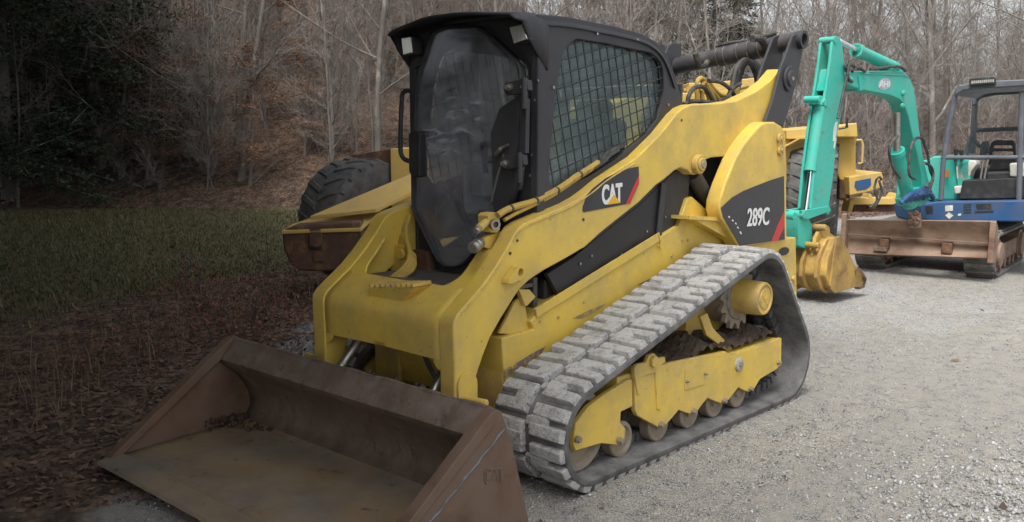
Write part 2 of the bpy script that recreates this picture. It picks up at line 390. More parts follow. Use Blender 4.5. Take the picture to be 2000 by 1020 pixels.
# scraped grey patch and ledge along the sill
lg = MB()
a, b = Py(1046, 612, 0.505), Py(1288, 462, 0.505)
lg.bar(a, b, 0.012, 0.05); lg.build('ledge', M['yellow'], chassis, 0.003)
nose = MB()
nose.box((-3.235, 0.39, 0.42), (0.03, 0.2, 0.42)); nose.box((-3.235, -0.39, 0.42), (0.03, 0.2, 0.42))
nose.box((-3.30, 0, 0.55), (0.06, 0.62, 0.30)); nose.build('front_plate', M['yellow_dirty'], chassis, 0.006)
bp = MB()
side = [(1069, 536), (1120, 503), (1180, 455), (1250, 400), (1300, 352), (1330, 325), (1348, 345), (1345, 380), (1330, 437), (1286, 466), (1095, 584)]
for q in (pys(side, 0.475), mir(pys(side, 0.475))):
    sg = 1 if q[0].y > 0 else -1
    bp.prism(q, (0, -0.03 * sg, 0))
panel = bp.build('side_panel', M['black_panel'], T, 0.004)
bb = MB()
for px, py in [(1246, 505), (1214, 497), (1262, 452), (1132, 515), (1180, 540), (1298, 424), (1154, 500)]:
    p = Py(px, py, 0.478); bb.cyl(p, p + Vector((0, 0.008, 0)), 0.007, 8)
bb.build('bolts', M['steel'], panel)
strap = MB(); strap.bar(Py(1296, 358, 0.49), Py(1286, 466, 0.49), 0.05, 0.012, (0, 1, 0)); strap.build('door_post', M['black'], panel, 0.003)
clip = MB(); clip.tube([Py(1286, 458, 0.51), Py(1290, 470, 0.515), Py(1290, 486, 0.515), Py(1285, 480, 0.51)], 0.006, 6); clip.build('latch_pin', M['yellow'], chassis)
eh = MB(); eh.box((-5.45, 0, 1.10), (1.15, 0.84, 0.85)); eh.box((-4.3, 0, 0.76), (1.36, 0.84, 0.30))
eh.build('engine_housing', M['black_panel'], T, 0.02)
gus = MB(); gus.prism(pys([(1347, 424), (1406, 427), (1441, 481), (1436, 474)], 0.58), (0, -0.12, 0))
gus.prism(pys([(1346, 422), (1346, 429), (1410, 432), (1410, 425)], 0.60), (0, -0.13, 0)); gus.build('gusset', M['yellow'], chassis, 0.003)
sb = MB()
for px, py in [(1332, 470), (1343, 469), (1311, 500), (1090, 620), (1055, 627), (1000, 717), (1140, 590)]:
    p = Py(px, py, 0.5); sb.cyl(p, p + Vector((0, 0.007, 0)), 0.009, 8)
sb.build('sill_bolts', M['yellow_dirty'], chassis)

# scraped places on the sill where the track has rubbed
for q in ([(985, 737), (984, 722), (1004, 712), (1040, 690), (1066, 676), (1058, 690), (1030, 712), (1006, 728)], [(1118, 622), (1150, 606), (1182, 594), (1160, 610), (1136, 622)], [(1244, 556), (1262, 548), (1300, 530), (1310, 524), (1296, 540), (1268, 556)], [(1250, 566), (1275, 556), (1295, 548), (1280, 562)]):
    k = MB(); k.prism(pys(q, 0.5015), (0, 0.001, 0)); k.build('scrape', M['scrape'], chassis)
# ---- rear block, quarter panels
rb = MB(); rb.prism(pys([(1440, 484), (1500, 470), (1555, 463.5), (1557, 583), (1470, 583), (1440, 560)], 0.60), (0, -1.2, 0))
rear = rb.build('rear_bumper', M['yellow'], T, 0.01)
sl_ = MB(); c0 = Py(1531, 491, 0.603)
sl_.prism([c0 + Vector((0.075 * math.cos(k * math.pi / 8), 0, 0.028 * math.sin(k * math.pi / 8))) for k in range(16)], (0, 0.003, 0)); sl_.build('tie_slot', M['black_panel'], rear)
tb = MB(); p = Py(1548, 544, 0.6); tb.cyl(p, p + Vector((0, 0.02, 0)), 0.02, 10); tb.build('bumper_bolt', M['yellow'], rear, 0.003)
qp_px = [(1488, 242), (1496, 238.4), (1513.7, 238.4), (1527.5, 247), (1535, 263), (1536.5, 329), (1537, 461), (1535, 469), (1468.6, 481), (1443, 482), (1425.5, 451), (1408, 425), (1405, 410), (1406, 392), (1417.6, 357), (1437, 310), (1450, 287), (1464.7, 266.7), (1480, 249)]
qp = pys(qp_px, 0.63)
qd_px = [(1408, 406), (1429.4, 386), (1452, 373), (1476.5, 363), (1505, 352), (1531, 344), (1532.5, 468), (1445, 480), (1428, 451), (1412, 424)]
for sgn in (1, -1):
    q = MB(); q.prism(qp if sgn > 0 else mir(qp), (0, -0.10 * sgn, 0)); qo = q.build('quarter_panel', M['yellow'], T, 0.014, 3)
    d = MB(); dd = pys(qd_px, 0.632); d.prism(dd if sgn > 0 else mir(dd), (0, 0.0015 * sgn, 0)); d.build('decal', M['decal'], qo)
    if sgn > 0:
        d = MB(); d.prism(pys([(1531, 414), (1532, 443), (1519.6, 469.5), (1507, 471.5), (1517.6, 443)], 0.634), (0, 0.0015, 0)); d.build('red_stripe', M['red'], qo)
        text_obj('lettering', '289C', M['white'], qo, Py(1458, 443, 0.634), Py(1500, 439.5, 0.634), (Py(1480, 405, 0.634) - Py(1480, 440, 0.634)).length, (0, 1, 0), bold=0.012, strokes=0.0035)
        l_ = MB(); c1, c2 = Py(1521, 271, 0.63), Py(1522, 294, 0.63)
        l_.cyl(c1, c1 + Vector((0, 0.02, 0)), 0.034, 14, 0.005); l_.cyl(c2, c2 + Vector((0, 0.02, 0)), 0.036, 14, 0.005); l_.bar(c1 + Vector((0, .009, 0)), c2 + Vector((0, .009, 0)), 0.05, 0.016, (0, 1, 0))
        l_.cyl(c1, c1 + Vector((0, 0.028, 0)), 0.016, 10); l_.cyl(c2, c2 + Vector((0, 0.028, 0)), 0.014, 10)
        l_.build('latch', M['yellow_dirty'], qo, 0.002)
        ch_ = MB()
        for px, py in [(1424, 424), (1431, 431), (1437, 437), (1441, 445), (1446, 454), (1447, 456)]:
            p = Py(px, py, 0.6335); ch_.prism([p + Vector((0.011 * math.cos(k), 0, 0.008 * math.sin(k * 1.2))) for k in (0, 1.3, 2.4, 3.6, 4.9)], (0, 0.001, 0))
        ch_.build('paint_chips', M['white'], qo)

# ---- lift arms (left, right) and the cross plate between their front legs
arm_px = [(888, 790), (888, 712), (885.5, 640), (887, 628), (893, 616), (906, 600), (944, 556), (966, 525), (997, 474), (1004, 459), (1012, 446), (1025, 436), (1060, 421), (1112, 399), (1135, 386), (1155, 371), (1180, 350), (1205, 333), (1245, 307), (1290, 262), (1322, 222), (1334, 211), (1349, 204.5), (1408, 201), (1437, 197), (1476, 179), (1506, 156), (1524, 134), (1512, 200), (1496, 239), (1485, 300),
          (1437, 304), (1390, 308), (1380, 312), (1374, 317), (1365, 336), (1359, 341.5), (1351, 341), (1343, 333), (1329, 328), (1317, 334), (1300, 349), (1282, 362), (1248, 396), (1205, 430), (1174, 455), (1143, 483), (1106, 505), (1062, 529), (1034, 548), (1016, 565), (1007, 578), (980, 621), (958, 660), (944, 696), (933, 729), (928, 748), (926, 795)]
arm_pts = pys(arm_px, YO)
arms = []
for sgn in (1, -1):
    a_ = MB(); a_.prism(arm_pts if sgn > 0 else mir(arm_pts), (0, -0.10 * sgn, 0))
    arms.append(a_.build('lift_arm', M['yellow'], T, 0.010, 3))
armL = arms[0]
rd = MB(); rd.tube([p + Vector((0, 0.001, -0.006)) for p in bez(pys([(906, 604), (944, 560), (966, 529), (997, 479), (1006, 461), (1014, 450), (1027, 440), (1060, 425), (1112, 403), (1155, 375), (1180, 354), (1205, 337), (1240, 317)], YO), 3)], 0.0045, 6); rd.build('weld_seam', M['yellow'], armL)
bs = MB(); c = Py(1359, 321, YO)
bs.cyl(c, c + Vector((0, 0.04, 0)), 0.058, 24, 0.006); bs.cyl(c, c + Vector((0, 0.052, 0)), 0.040, 20, 0.004); bs.build('arm_boss', M['yellow_dirty'], armL)
b2 = MB(); b2.cyl(c, c + Vector((0, 0.060, 0)), 0.022, 16, 0.003); b2.build('pin_end', M['steel'], armL)
sm = MB()
for px, py, r in [(1010, 470, .007), (996, 495, .008), (1139, 429, .008), (1331, 235, .008), (1012, 548, .006)]:
    p = Py(px, py, YO); sm.cyl(p, p + Vector((0, 0.004, 0)), r, 10)
sm.build('plug', M['rust_dark'], armL)
le = MB()
eye = pys([(979, 553), (981, 544), (990, 534), (999, 520), (1005, 519), (1012, 526), (1013, 535), (1006, 544), (990, 552)], YO)
hc = Py(1004, 531, YO); hole = [hc + Vector((0.017 * math.cos(k * math.pi / 6), 0, 0.020 * math.sin(k * math.pi / 6))) for k in range(12)]
le.fill(eye, [hole], (0, 0.045, 0)); le.build('tie_eye', M['yellow'], armL, 0.003)
gp = MB(); gp.prism(pys([(1013, 565), (1035, 566), (1047, 580), (1030, 598), (1026, 598)], 0.50), (0, -0.03, 0)); gp.prism(pys([(1006, 590), (1022, 575), (1033, 632), (1046, 640), (1044, 655), (975, 652)], 0.47), (0, -0.02, 0)); gp.build('arm_stop', M['yellow'], chassis, 0.004)
# coupler cheek and pin at the leg foot
for sgn in (1, -1):
    cp = MB()
    cc = Py(911, 752, YO + 0.001)
    out_ = [Vector((cc.x + 0.062 * math.cos(t), cc.y, cc.z + 0.062 * math.sin(t))) for t in [k * math.pi / 10 for k in range(11)]]
    out_ += [Vector((cc.x - 0.062, cc.y, cc.z - 0.12)), Vector((cc.x + 0.062, cc.y, cc.z - 0.12))]
    cp.prism(out_ if sgn > 0 else mir(out_), (0, 0.012 * sgn, 0)); cpo = cp.build('coupler_cheek', M['yellow'], arms[0 if sgn > 0 else 1], 0.003)
    pn = MB(); p0 = Py(900, 778, YO); p1 = p0 + Vector((-0.02, 0.15, 0.0))
    if sgn < 0: p0.y *= -1; p1.y *= -1
    pn.cyl(p0, p1, 0.018, 12, 0.006); pn.build('coupler_pin', M['yellow'], arms[0 if sgn > 0 else 1])
prof = [(p.x - 0.015, p.z - 0.011) for p in bez(pys([(888, 790), (888, 712), (885.8, 650), (887, 629), (893, 616), (906, 600), (944, 556), (966, 525), (997, 474)], YO), 5)]
plen = [0.0]
for i in range(1, len(prof)): plen.append(plen[-1] + math.dist(prof[i], prof[i - 1]))
def prof_at(s):
    for i in range(1, len(prof)):
        if s <= plen[i] or i == len(prof) - 1:
            t = (s - plen[i - 1]) / (plen[i] - plen[i - 1]); return (prof[i - 1][0] + (prof[i][0] - prof[i - 1][0]) * t, prof[i - 1][1] + (prof[i][1] - prof[i - 1][1]) * t)
def prof_hit(px, py):
    """where the sight line meets the bent plate: (y, s)"""
    r = ray(px, py); best = None
    for i in range(1, len(prof)):
        ax_, az_ = prof[i - 1]; dx, dz = prof[i][0] - ax_, prof[i][1] - az_
        den = r.x * dz - r.z * dx
        if abs(den) < 1e-9: continue
        k = ((ax_ - CAM.x) * dz - (az_ - CAM.z) * dx) / den
        p = CAM + r * k; t = ((p.x - ax_) * dx + (p.z - az_) * dz) / (dx * dx + dz * dz)
        if -0.02 <= t <= 1.02: best = (p.y, plen[i - 1] + t * (plen[i] - plen[i - 1]))
    return best
open_r = [prof_hit(*q) for q in [(873, 559), (889, 551), (901, 536), (914, 517), (938, 486), (952, 486)]]
s_arch = (prof_hit(837, 696)[1] + prof_hit(670, 656)[1]) / 2
s_open = (prof_hit(873, 559)[1] + prof_hit(740, 544)[1]) / 2
s_end = open_r[4][1]
def a_of(s):
    if s < s_arch:
        t = (s_arch - s) / 0.055
        return 0.445 if t >= 1 else 0.385 + 0.055 * (1 - math.sqrt(max(0, 1 - t * t)))
    if s <= s_open: return 0.0
    t = min(1, (s - s_open) / 0.10); base = 0.29 + 0.06 * math.sin(t * math.pi / 2)
    return min(0.43, base + max(0, s - s_open - 0.1) * 0.05)
ss = sorted(set([max(0, s_arch - 0.055 + k * 0.0055) for k in range(11)] + [s_arch + (s_open - s_arch) * k / 14 for k in range(15)] + [s_open + (s_end - s_open) * (k / 14) ** 1.6 for k in range(15)]))
cm = MB(); NY = 9; rows = []
for s in ss:
    x, z = prof_at(s); a0 = a_of(s); row = []
    for sg in (-1, 1):
        for k in range(NY):
            y = (a0 + (0.443 - a0) * k / (NY - 1)) * sg; row.append((x, y, z))
    rows.append(row)
vs = [p for r_ in rows for p in r_]; W_ = 2 * NY; fs = []
for i in range(len(ss) - 1):
    for g in (0, NY):
        for k in range(NY - 1): fs.append((i * W_ + g + k, i * W_ + g + k + 1, (i + 1) * W_ + g + k + 1, (i + 1) * W_ + g + k))
    if ss[i] >= s_arch - 1e-6 and ss[i + 1] <= s_open + 1e-6: fs.append((i * W_, i * W_ + NY, (i + 1) * W_ + NY, (i + 1) * W_))
cm.add(vs, fs); cross = cm.build('cross_plate', M['yellow'], T, ang=60)
bm = bmesh.new(); bm.from_mesh(cross.data); bmesh.ops.remove_doubles(bm, verts=bm.verts[:], dist=0.0004); bmesh.ops.recalc_face_normals(bm, faces=bm.faces[:]); bm.to_mesh(cross.data); bm.free()
cross.data.shade_smooth()
sd_ = cross.modifiers.new('thickness', 'SOLIDIFY'); sd_.thickness = 0.014; sd_.offset = 0
# inner box plates of the arms' front legs
ip = MB()
for sg in (1, -1):
    q = [Vector((x - 0.008, 0.30 * sg, z)) for x, z in [prof_at(s_open + 0.1 + (s_end - s_open - 0.1) * k / 6) for k in range(7)]]
    q2 = [p + Vector((-0.10, 0, -0.10)) for p in q[::-1]]
    ip.prism(q + q2, (0, 0.012 * sg, 0))
pass
# step pad with a serrated grip edge
st = MB(); xs = prof_at(s_open - 0.10)[0]
f0 = [prof_hit(719, 566), prof_hit(806, 566)]
sp = [Px(719, 563, xs + 0.045), Px(807, 562, xs + 0.045), Px(784, 594, xs + 0.035), Px(721, 584, xs + 0.035)]
st.prism(sp, (-0.16, 0, 0.0))
step = st.build('step', M['yellow'], T, 0.004)
tt = MB()
for k in range(9):
    t = k / 8; p = Px(722 + 82 * t, 561.5 - 0.5 * t, xs + 0.044)
    tt.prism([p + Vector((0, -0.008, 0)), p + Vector((0, 0.010, 0)), p + Vector((0, 0.004, 0.016)), p + Vector((0, -0.004, 0.016))], (-0.12, 0, 0.004))
tt.build('grip_teeth', M['yellow_dirty'], step)
sq = MB(); sq.prism([p + Vector((0.004, 0, 0)) for p in [Px(744, 588, xs + .034), Px(784, 594, xs + .034), Px(778, 600, xs + .034), Px(752, 595, xs + .034)]], (-0.05, 0, 0)); sq.build('step_gusset', M['yellow_dirty'], step)

# ---- rear tower: two black link plates and the hose-wrapped cross tube
tw = pys([(1548, 72), (1554, 67), (1563, 65), (1570, 70), (1571, 84), (1566, 108), (1557, 158), (1545, 200), (1531, 245), (1500, 245), (1494, 240), (1510, 196), (1525, 134), (1540, 94)], 0.57)
for y_ in (0.57, 0.43, -0.41, -0.55):
    t_ = MB(); t_.prism([Vector((p.x, y_, p.z)) for p in tw], (0, -0.02, 0)); lk = t_.build('tower_link', M['black'], T, 0.004)
    if y_ == 0.57:
        c = Py(1540, 154, 0.57); k = MB()
        k.cyl(c, c + Vector((0, 0.018, 0)), 0.085, 24, 0.006); k.cyl(c, c + Vector((0, 0.032, 0)), 0.055, 20, 0.005); k.build('link_boss', M['black'], lk)
        k = MB(); k.cyl(c, c + Vector((0, 0.036, 0)), 0.014, 10); k.build('link_bolt', M['steel'], lk)
        c = Py(1562, 78, 0.57); k = MB(); k.lathe(c, (0, 1, 0), [(0, 0.062), (0.035, 0.062), (0.035, 0.042), (-0.03, 0.042), (-0.03, 0.05)], 24, True); k.build('tube_collar', M['black'], lk)
tc0 = Py(1562, 78, 0.56); tc1 = Vector((tc0.x + 0.02, -0.6, tc0.z - 0.155))
k = MB(); k.lathe(tc0, tc1 - tc0, [(0.0, 0.062), (0.22, 0.062), (0.222, 0.072), (0.62, 0.072), (0.622, 0.062), ((tc1 - tc0).length, 0.062)], 24); ct = k.build('cross_tube', M['grey_tube'], T)
k = MB(); u_ = (tc1 - tc0)
for t in (0.24, 0.31, 0.38, 0.47, 0.52): k.lathe(tc0 + u_ * t, u_, [(0, 0.0735), (0.006, 0.0735)], 20)
k.build('tape_bands', M['steel'], ct)
k = MB()
k.tube(bez([tc0 + u_ * t + Vector((0.02, 0, 0.072 + 0.008 * math.sin(t * 17))) for t in (0.14, 0.2, 0.26, 0.32, 0.38, 0.44, 0.5, 0.54)], 4), 0.013, 8)
k.tube(bez(pys([(1470, 76), (1484, 76), (1494, 90), (1499, 106), (1502, 118)], 0.35), 4), 0.024, 8)
k.tube(bez(pys([(1358, 104), (1362, 118), (1368, 130), (1377, 128), (1382, 120)], -0.1), 4), 0.02, 8)
k.build('wrapped_hose', M['hose'], ct)

# ---- hydraulic hoses in the gap behind the cab
hg = MB(); hy = MB()
for off in (0, 1, 2):
    dx = off * 5
    hg.tube(bez(pys([(1424 + dx, 195), (1430 + dx, 175), (1434 + dx, 152), (1441 + dx, 130), (1456 + dx, 118), (1470 + dx, 128), (1478 + dx, 150), (1480 + dx, 172)], 0.22 - 0.06 * off), 5), 0.022, 8)
for q in [[(1343, 200), (1346, 186), (1356, 172), (1372, 170), (1384, 180), (1392, 196)], [(1384, 158), (1405, 160), (1424, 172), (1434, 186)], [(1335, 204), (1352, 198), (1375, 199), (1400, 201)], [(1402, 199), (1420, 192), (1428, 176), (1446, 164)]]:
    hg.tube(bez(pys(q, 0.36), 5), 0.014, 8)
hoses = hg.build('hydraulic_hoses', M['hose'], T, each=True)
for q in [[(1362, 196), (1361, 165), (1366, 154), (1374, 156), (1386, 178), (1396, 196)], [(1372, 196), (1371, 170), (1376, 162), (1390, 178), (1402, 192)], [(1366, 178), (1374, 174), (1382, 184), (1386, 196)], [(1385, 160), (1392, 172), (1408, 186), (1420, 186)]]:
    hy.tube(bez(pys(q, 0.30), 5), 0.015, 8)
hy.prism(pys([(1392, 199), (1396, 186), (1420, 183), (1445, 170), (1445, 200)], 0.25), (0, -0.3, 0))
hy.build('painted_lines', M['hose_yellow'], T, each=True)
k = MB(); k.tube(pys([(1352, 340), (1375, 380), (1412, 436)], 0.47), 0.052, 14); k.tube(pys([(1400, 330), (1425, 365)], 0.3), 0.03, 10); k.tube(pys([(1385, 345), (1425, 350)], 0.2), 0.02, 8); k.build('lift_cylinder', M['black'], T)

# ---- hose line and couplers on the left arm
k = MB(); k.tube(bez(pys([(972, 421), (984, 413), (997, 407), (1020, 400), (1044, 393), (1084, 373), (1110, 356), (1128, 343), (1150, 330), (1168, 318)], 0.47), 4), 0.017, 8)
k.tube(bez(pys([(985, 430), (1010, 416), (1050, 397), (1084, 379), (1128, 349), (1168, 323)], 0.47), 4), 0.010, 8)
hl = k.build('hose_line', M['hose_yellow'], armL)
k = MB(); k.tube(bez(pys([(1160, 325), (1176, 313), (1186, 300), (1200, 292), (1215, 285)], 0.47), 4), 0.013, 8)
k.tube(bez(pys([(1160, 329), (1180, 316), (1192, 303), (1208, 294)], 0.48), 4), 0.010, 8)
for px, py in [(1045, 393), (1086, 373), (1131, 342), (996, 408)]:
    p = Py(px, py, 0.47); k.lathe(p, (Py(px + 10, py - 6, 0.47) - p), [(0, 0.020), (0.012, 0.020)], 10)
k.build('hose_clips', M['hose'], armL)
k = MB()
k.prism(pys([(953, 422), (958, 417), (971, 415), (976, 421), (977, 449), (970, 455), (958, 454), (955, 440)], 0.44), (0, -0.07, 0))
k.prism(pys([(936, 470), (952, 462), (978, 452), (985, 462), (968, 490), (948, 484)], 0.42), (0, -0.03, 0))
a, b = Py(952, 432, 0.42), Py(934, 447, 0.45); k.cyl(a, b, 0.020, 14, 0.004)
cpl = k.build('coupler_block', M['yellow'], armL, 0.004)
k = MB()
a, b = Py(936, 445, 0.44), Py(929, 452, 0.455); k.cyl(a, b, 0.017, 14, 0.003)
p = Py(962, 438, 0.44); k.lathe(p, (0.25, 1, 0), [(0, 0.026), (0.03, 0.026), (0.03, 0.015), (0.0, 0.015)], 18, True)
a, b = Py(938, 474, 0.42), Py(916, 490, 0.47); u_ = b - a
k.lathe(a, u_, [(0, 0.026), (0.03, 0.026), (0.033, 0.030), (0.045, 0.030), (0.048, 0.025), (0.06, 0.025), (0.063, 0.03), (0.08, 0.03), (0.084, 0.023), (0.1, 0.023), (0.1, 0.014)], 18)
k.build('quick_coupler', M['steel'], armL)
k = MB(); a = Py(962, 438, 0.445); k.cyl(a, a + Vector((0.004, 0.018, 0)), 0.014, 12); k.build('port', M['rust_dark'], armL)

# ---- what shows through the opening and under the cross plate: tilt cylinders, hoses, tread plate
for sg in (1, -1):
    k = MB(); k.tube([(-3.20, 0.34 * sg, 0.74), (-3.00, 0.35 * sg, 0.58)], 0.05, 14); tcy = k.build('tilt_cylinder', M['yellow_dirty'], T)
    k = MB(); k.tube([(-3.03, 0.34 * sg, 0.61), (-2.86, 0.36 * sg, 0.42)], 0.026, 12); k.build('cylinder_rod', M['steel'], tcy)
k = MB()
for i in range(4):
    o_ = i * 4.2
    k.tube(bez([Px(px, py, x_) for px, py, x_ in [(800 - o_, 420 + o_, -3.42), (792 - o_, 455 + o_, -3.38), (800 + o_ * .6, 492 + o_, -3.30), (793 + o_, 518 + o_ * .7, -3.24), (768 + o_, 540 + o_ * .4, -3.18), (745 + o_, 555, -3.12)]], 5), 0.013, 8)
k.build('painted_hoses', M['hose_yellow'], T, each=True)
k = MB(); k.prism([Px(px, py, -3.33) for px, py in [(768, 478), (790, 480), (806, 500), (806, 520), (770, 535), (756, 520)]], (-0.03, 0, 0))
p = Px(786, 497, -3.32); k.cyl(p, p + Vector((0.02, 0, 0)), 0.03, 14, 0.004); k.build('hose_guard', M['yellow'], T, 0.005)
k = MB(); k.box((-3.27, 0, 0.895), (0.50, 0.86, 0.02)); k.box((-3.53, 0, 0.80), (0.03, 0.86, 0.26)); k.build('tread_plate', M['tread_plate'], T)
k = MB(); k.prism([Px(px, py, -3.44) for px, py in [(806, 488), (832, 492), (838, 530), (812, 530)]], (-0.05, 0, 0)); k.build('floor_mat_edge', M['rust_dark'], T)
k = MB(); k.tube(bez([Px(px, py, -3.1) for px, py in [(828, 690), (838, 715), (850, 735), (862, 748)]], 4), 0.013, 8)
k.tube(bez([Px(px, py, -3.1) for px, py in [(660, 712), (690, 725), (720, 738), (760, 752), (810, 766)]], 4), 0.016, 8); k.build('coupler_hoses', M['hose'], T, each=True)
k = MB(); k.box((-2.95, 0, 0.36), (0.10, 0.9, 0.10)); k.box((-2.90, 0, 0.25), (0.16, 0.86, 0.05)); k.build('quick_hitch', M['rust_dark'], T, 0.008)

# ---- bucket
YB = 1.005
bk_prof = [(-2.632, 0.545), (-2.548, 0.452), (-2.575, 0.42), (-2.66, 0.345), (-2.72, 0.25), (-2.735, 0.17), (-2.70, 0.105), (-2.60, 0.075), (-2.40, 0.066), (-1.905, 0.045)]
bp2 = [Vector((x, 0, z)) for x, z in bk_prof]
smp = [bp2[0], bp2[1]] + bez(bp2[1:], 5)[1:]
k = MB(); NB = 24; n_ = len(smp); vs = []
for j in range(NB + 1):
    y = -YB + 2 * YB * j / NB
    for p in smp: vs.append((p.x, y, p.z))
fs = [(j * n_ + i, j * n_ + i + 1, (j + 1) * n_ + i + 1, (j + 1) * n_ + i) for j in range(NB) for i in range(n_ - 1)]
k.add(vs, fs); bucket = k.build('bucket', [M['rust'], M['bucket_floor']], T, ang=40)
for f in bucket.data.polygons:
    if f.center.x > -2.66 and f.center.z < 0.095: f.material_index = 1
sm_ = bucket.modifiers.new('thickness', 'SOLIDIFY'); sm_.thickness = 0.016; sm_.offset = 0
bk = MB(); back = [(-2.655, 0.54), (-2.76, 0.34), (-2.80, 0.08), (-2.72, 0.025), (-2.2, 0.02), (-2.2, 0.035), (-2.70, 0.06), (-2.76, 0.16), (-2.74, 0.27), (-2.68, 0.36), (-2.64, 0.43)]
bk.prism([Vector((x, -YB + 0.02, z)) for x, z in back], (0, 2 * YB - 0.04, 0)); bk.build('back_shell', M['rust_side'], bucket, 0.006)
for sg in (1, -1):
    k = MB(); sp_ = [(-2.632, 0.552), (-2.60, 0.548), (-1.93, 0.062), (-1.90, 0.03), (-2.2, 0.008), (-2.72, 0.008), (-2.83, 0.02), (-2.72, 0.40), (-2.66, 0.54)]
    k.prism([Vector((x, (YB - 0.016) * sg, z)) for x, z in sp_], (0, 0.022 * sg, 0)); so_ = k.build('side_plate', M['rust_side'], bucket, 0.004)
    k = MB(); ed = [(-2.632, 0.556), (-2.60, 0.552), (-1.90, 0.045), (-1.96, 0.045), (-2.62, 0.50)]
    k.prism([Vector((x, (YB - 0.045) * sg, z)) for x, z in ed], (0, 0.058 * sg, 0)); k.build('side_cutter', M['rust_side'], bucket, 0.004)
    k = MB(); wl = [Vector((-2.675 + 0.62 * t + 0.006 * math.sin(t * 40), (YB + 0.0075) * sg, 0.462 - 0.40 * t)) for t in [i / 24 for i in range(25)]]
    k.tube(wl, [0.0058 + 0.0022 * math.sin(i * 2.3) for i in range(25)], 6); k.build('weld_bead', M['weld'], bucket)
    if sg > 0:
        # the outlined raised letters
        q = MB(); z0 = 0.0
        def lp(px, py): return Py(px, py, YB + 0.008)
        for stroke in [[(957, 917), (949, 916), (946, 922), (947, 940), (950, 945), (957, 943)], [(957, 917), (958, 922)], [(957, 943), (957, 938)], [(950, 922), (951, 939)], [(959, 943), (965, 917), (968, 917), (972, 941)], [(962, 935), (970, 934)], [(970, 917), (981, 913)], [(975, 917), (977, 942), (979, 942), (978, 916)]]:
            q.tube([lp(*s_) for s_ in stroke], 0.0022, 5)
        q.build('raised_letters', M['rust'], bucket)
k = MB(); k.prism([Vector((-1.99, -YB + .012, 0.052)), Vector((-1.99, -YB + .012, 0.068)), Vector((-1.87, -YB + .012, 0.052)), Vector((-1.86, -YB + .012, 0.036)), Vector((-1.99, -YB + .012, 0.036))], (0, 2 * YB - 0.024, 0)); k.build('cutting_edge', M['bucket_floor'], bucket, 0.004)
k = MB(); k.tube([Vector((-2.636, y_, 0.548 + 0.003 * math.sin(y_ * 23))) for y_ in np.linspace(-YB + .02, YB - .02, 40)], 0.011, 8); k.build('rim_bar', M['rust'], bucket)
# soil left in the bucket corner and on the rim
k = MB()
for i in range(60):
    t = rng.random() ** 1.6
    if i < 50: p = Vector((-2.66 + 0.25 * rng.random() * (1 - t), -0.98 + 0.33 * t, 0.085 + 0.05 * (1 - t) * rng.random())); r_ = rng.uniform(0.006, 0.02)
    else: p = Vector((-2.645 - rng.uniform(0, 0.03), rng.uniform(-0.9, 0.6), 0.555)); r_ = rng.uniform(0.006, 0.015)
    k.box(p, (r_ * 1.6, r_ * 1.3, r_), Euler((rng.random() * 3, rng.random() * 3, rng.random() * 3)).to_matrix())
k.build('soil_clods', M['dirt'], bucket, smooth=False)

# ---- tracks and undercarriage
CIR = [(-3.33, 0.270, 0.24), (-5.29, 0.275, 0.26), (-4.95, 0.700, 0.27)]       # front idler, rear idler, sprocket (outer face of the belt)
def tangent(c1, c2):
    """outer tangent on the left when walking c1 -> c2"""
    dx, dz = c2[0] - c1[0], c2[1] - c1[1]; L = math.hypot(dx, dz); a = math.atan2(dz, dx); b = math.acos((c1[2] - c2[2]) / L)
    g = a - b
    return (c1[0] + c1[2] * math.cos(g), c1[1] + c1[2] * math.sin(g)), (c2[0] + c2[2] * math.cos(g), c2[1] + c2[2] * math.sin(g)), g
order = [CIR[0], CIR[2], CIR[1]]            # counter-clockwise seen from +y ... (x forward, z up)
def loop():
    seq = [CIR[1], CIR[0], CIR[2]]; pts = []; gs = []
    tg = [tangent(seq[i], seq[(i + 1) % 3]) for i in range(3)]
    for i in range(3):
        p0, p1, g = tg[i]; nx = tg[(i + 1) % 3][2]; c = seq[(i + 1) % 3]
        L = math.dist(p0, p1)
        for k in range(int(L / 0.05)): t = k / int(L / 0.05); pts.append((p0[0] + (p1[0] - p0[0]) * t, p0[1] + (p1[1] - p0[1]) * t)); gs.append(g)
        a0 = g; a1 = nx
        while a1 < a0: a1 += 2 * math.pi
        nn = max(4, int((a1 - a0) * c[2] / 0.025))
        for k in range(nn): a = a0 + (a1 - a0) * k / nn; pts.append((c[0] + c[2] * math.cos(a), c[1] + c[2] * math.sin(a))); gs.append(a)
    return pts, gs
LP, LG = loop()
LL = [0.0]
for i in range(1, len(LP) + 1): LL.append(LL[-1] + math.dist(LP[i % len(LP)], LP[i - 1]))
PER = LL[-1]
def on_loop(s, off, y):
    s %= PER
    i = int(np.searchsorted(LL, s, side='right')) - 1; i = min(i, len(LP) - 1); j = (i + 1) % len(LP); t = (s - LL[i]) / (LL[i + 1] - LL[i])
    x = LP[i][0] + (LP[j][0] - LP[i][0]) * t; z = LP[i][1] + (LP[j][1] - LP[i][1]) * t
    g0, g1 = LG[i], LG[j]
    while g1 < g0 - math.pi: g1 += 2 * math.pi
    while g1 > g0 + math.pi: g1 -= 2 * math.pi
    g = g0 + (g1 - g0) * t
    return Vector((x + math.cos(g) * off, y, z + math.sin(g) * off))
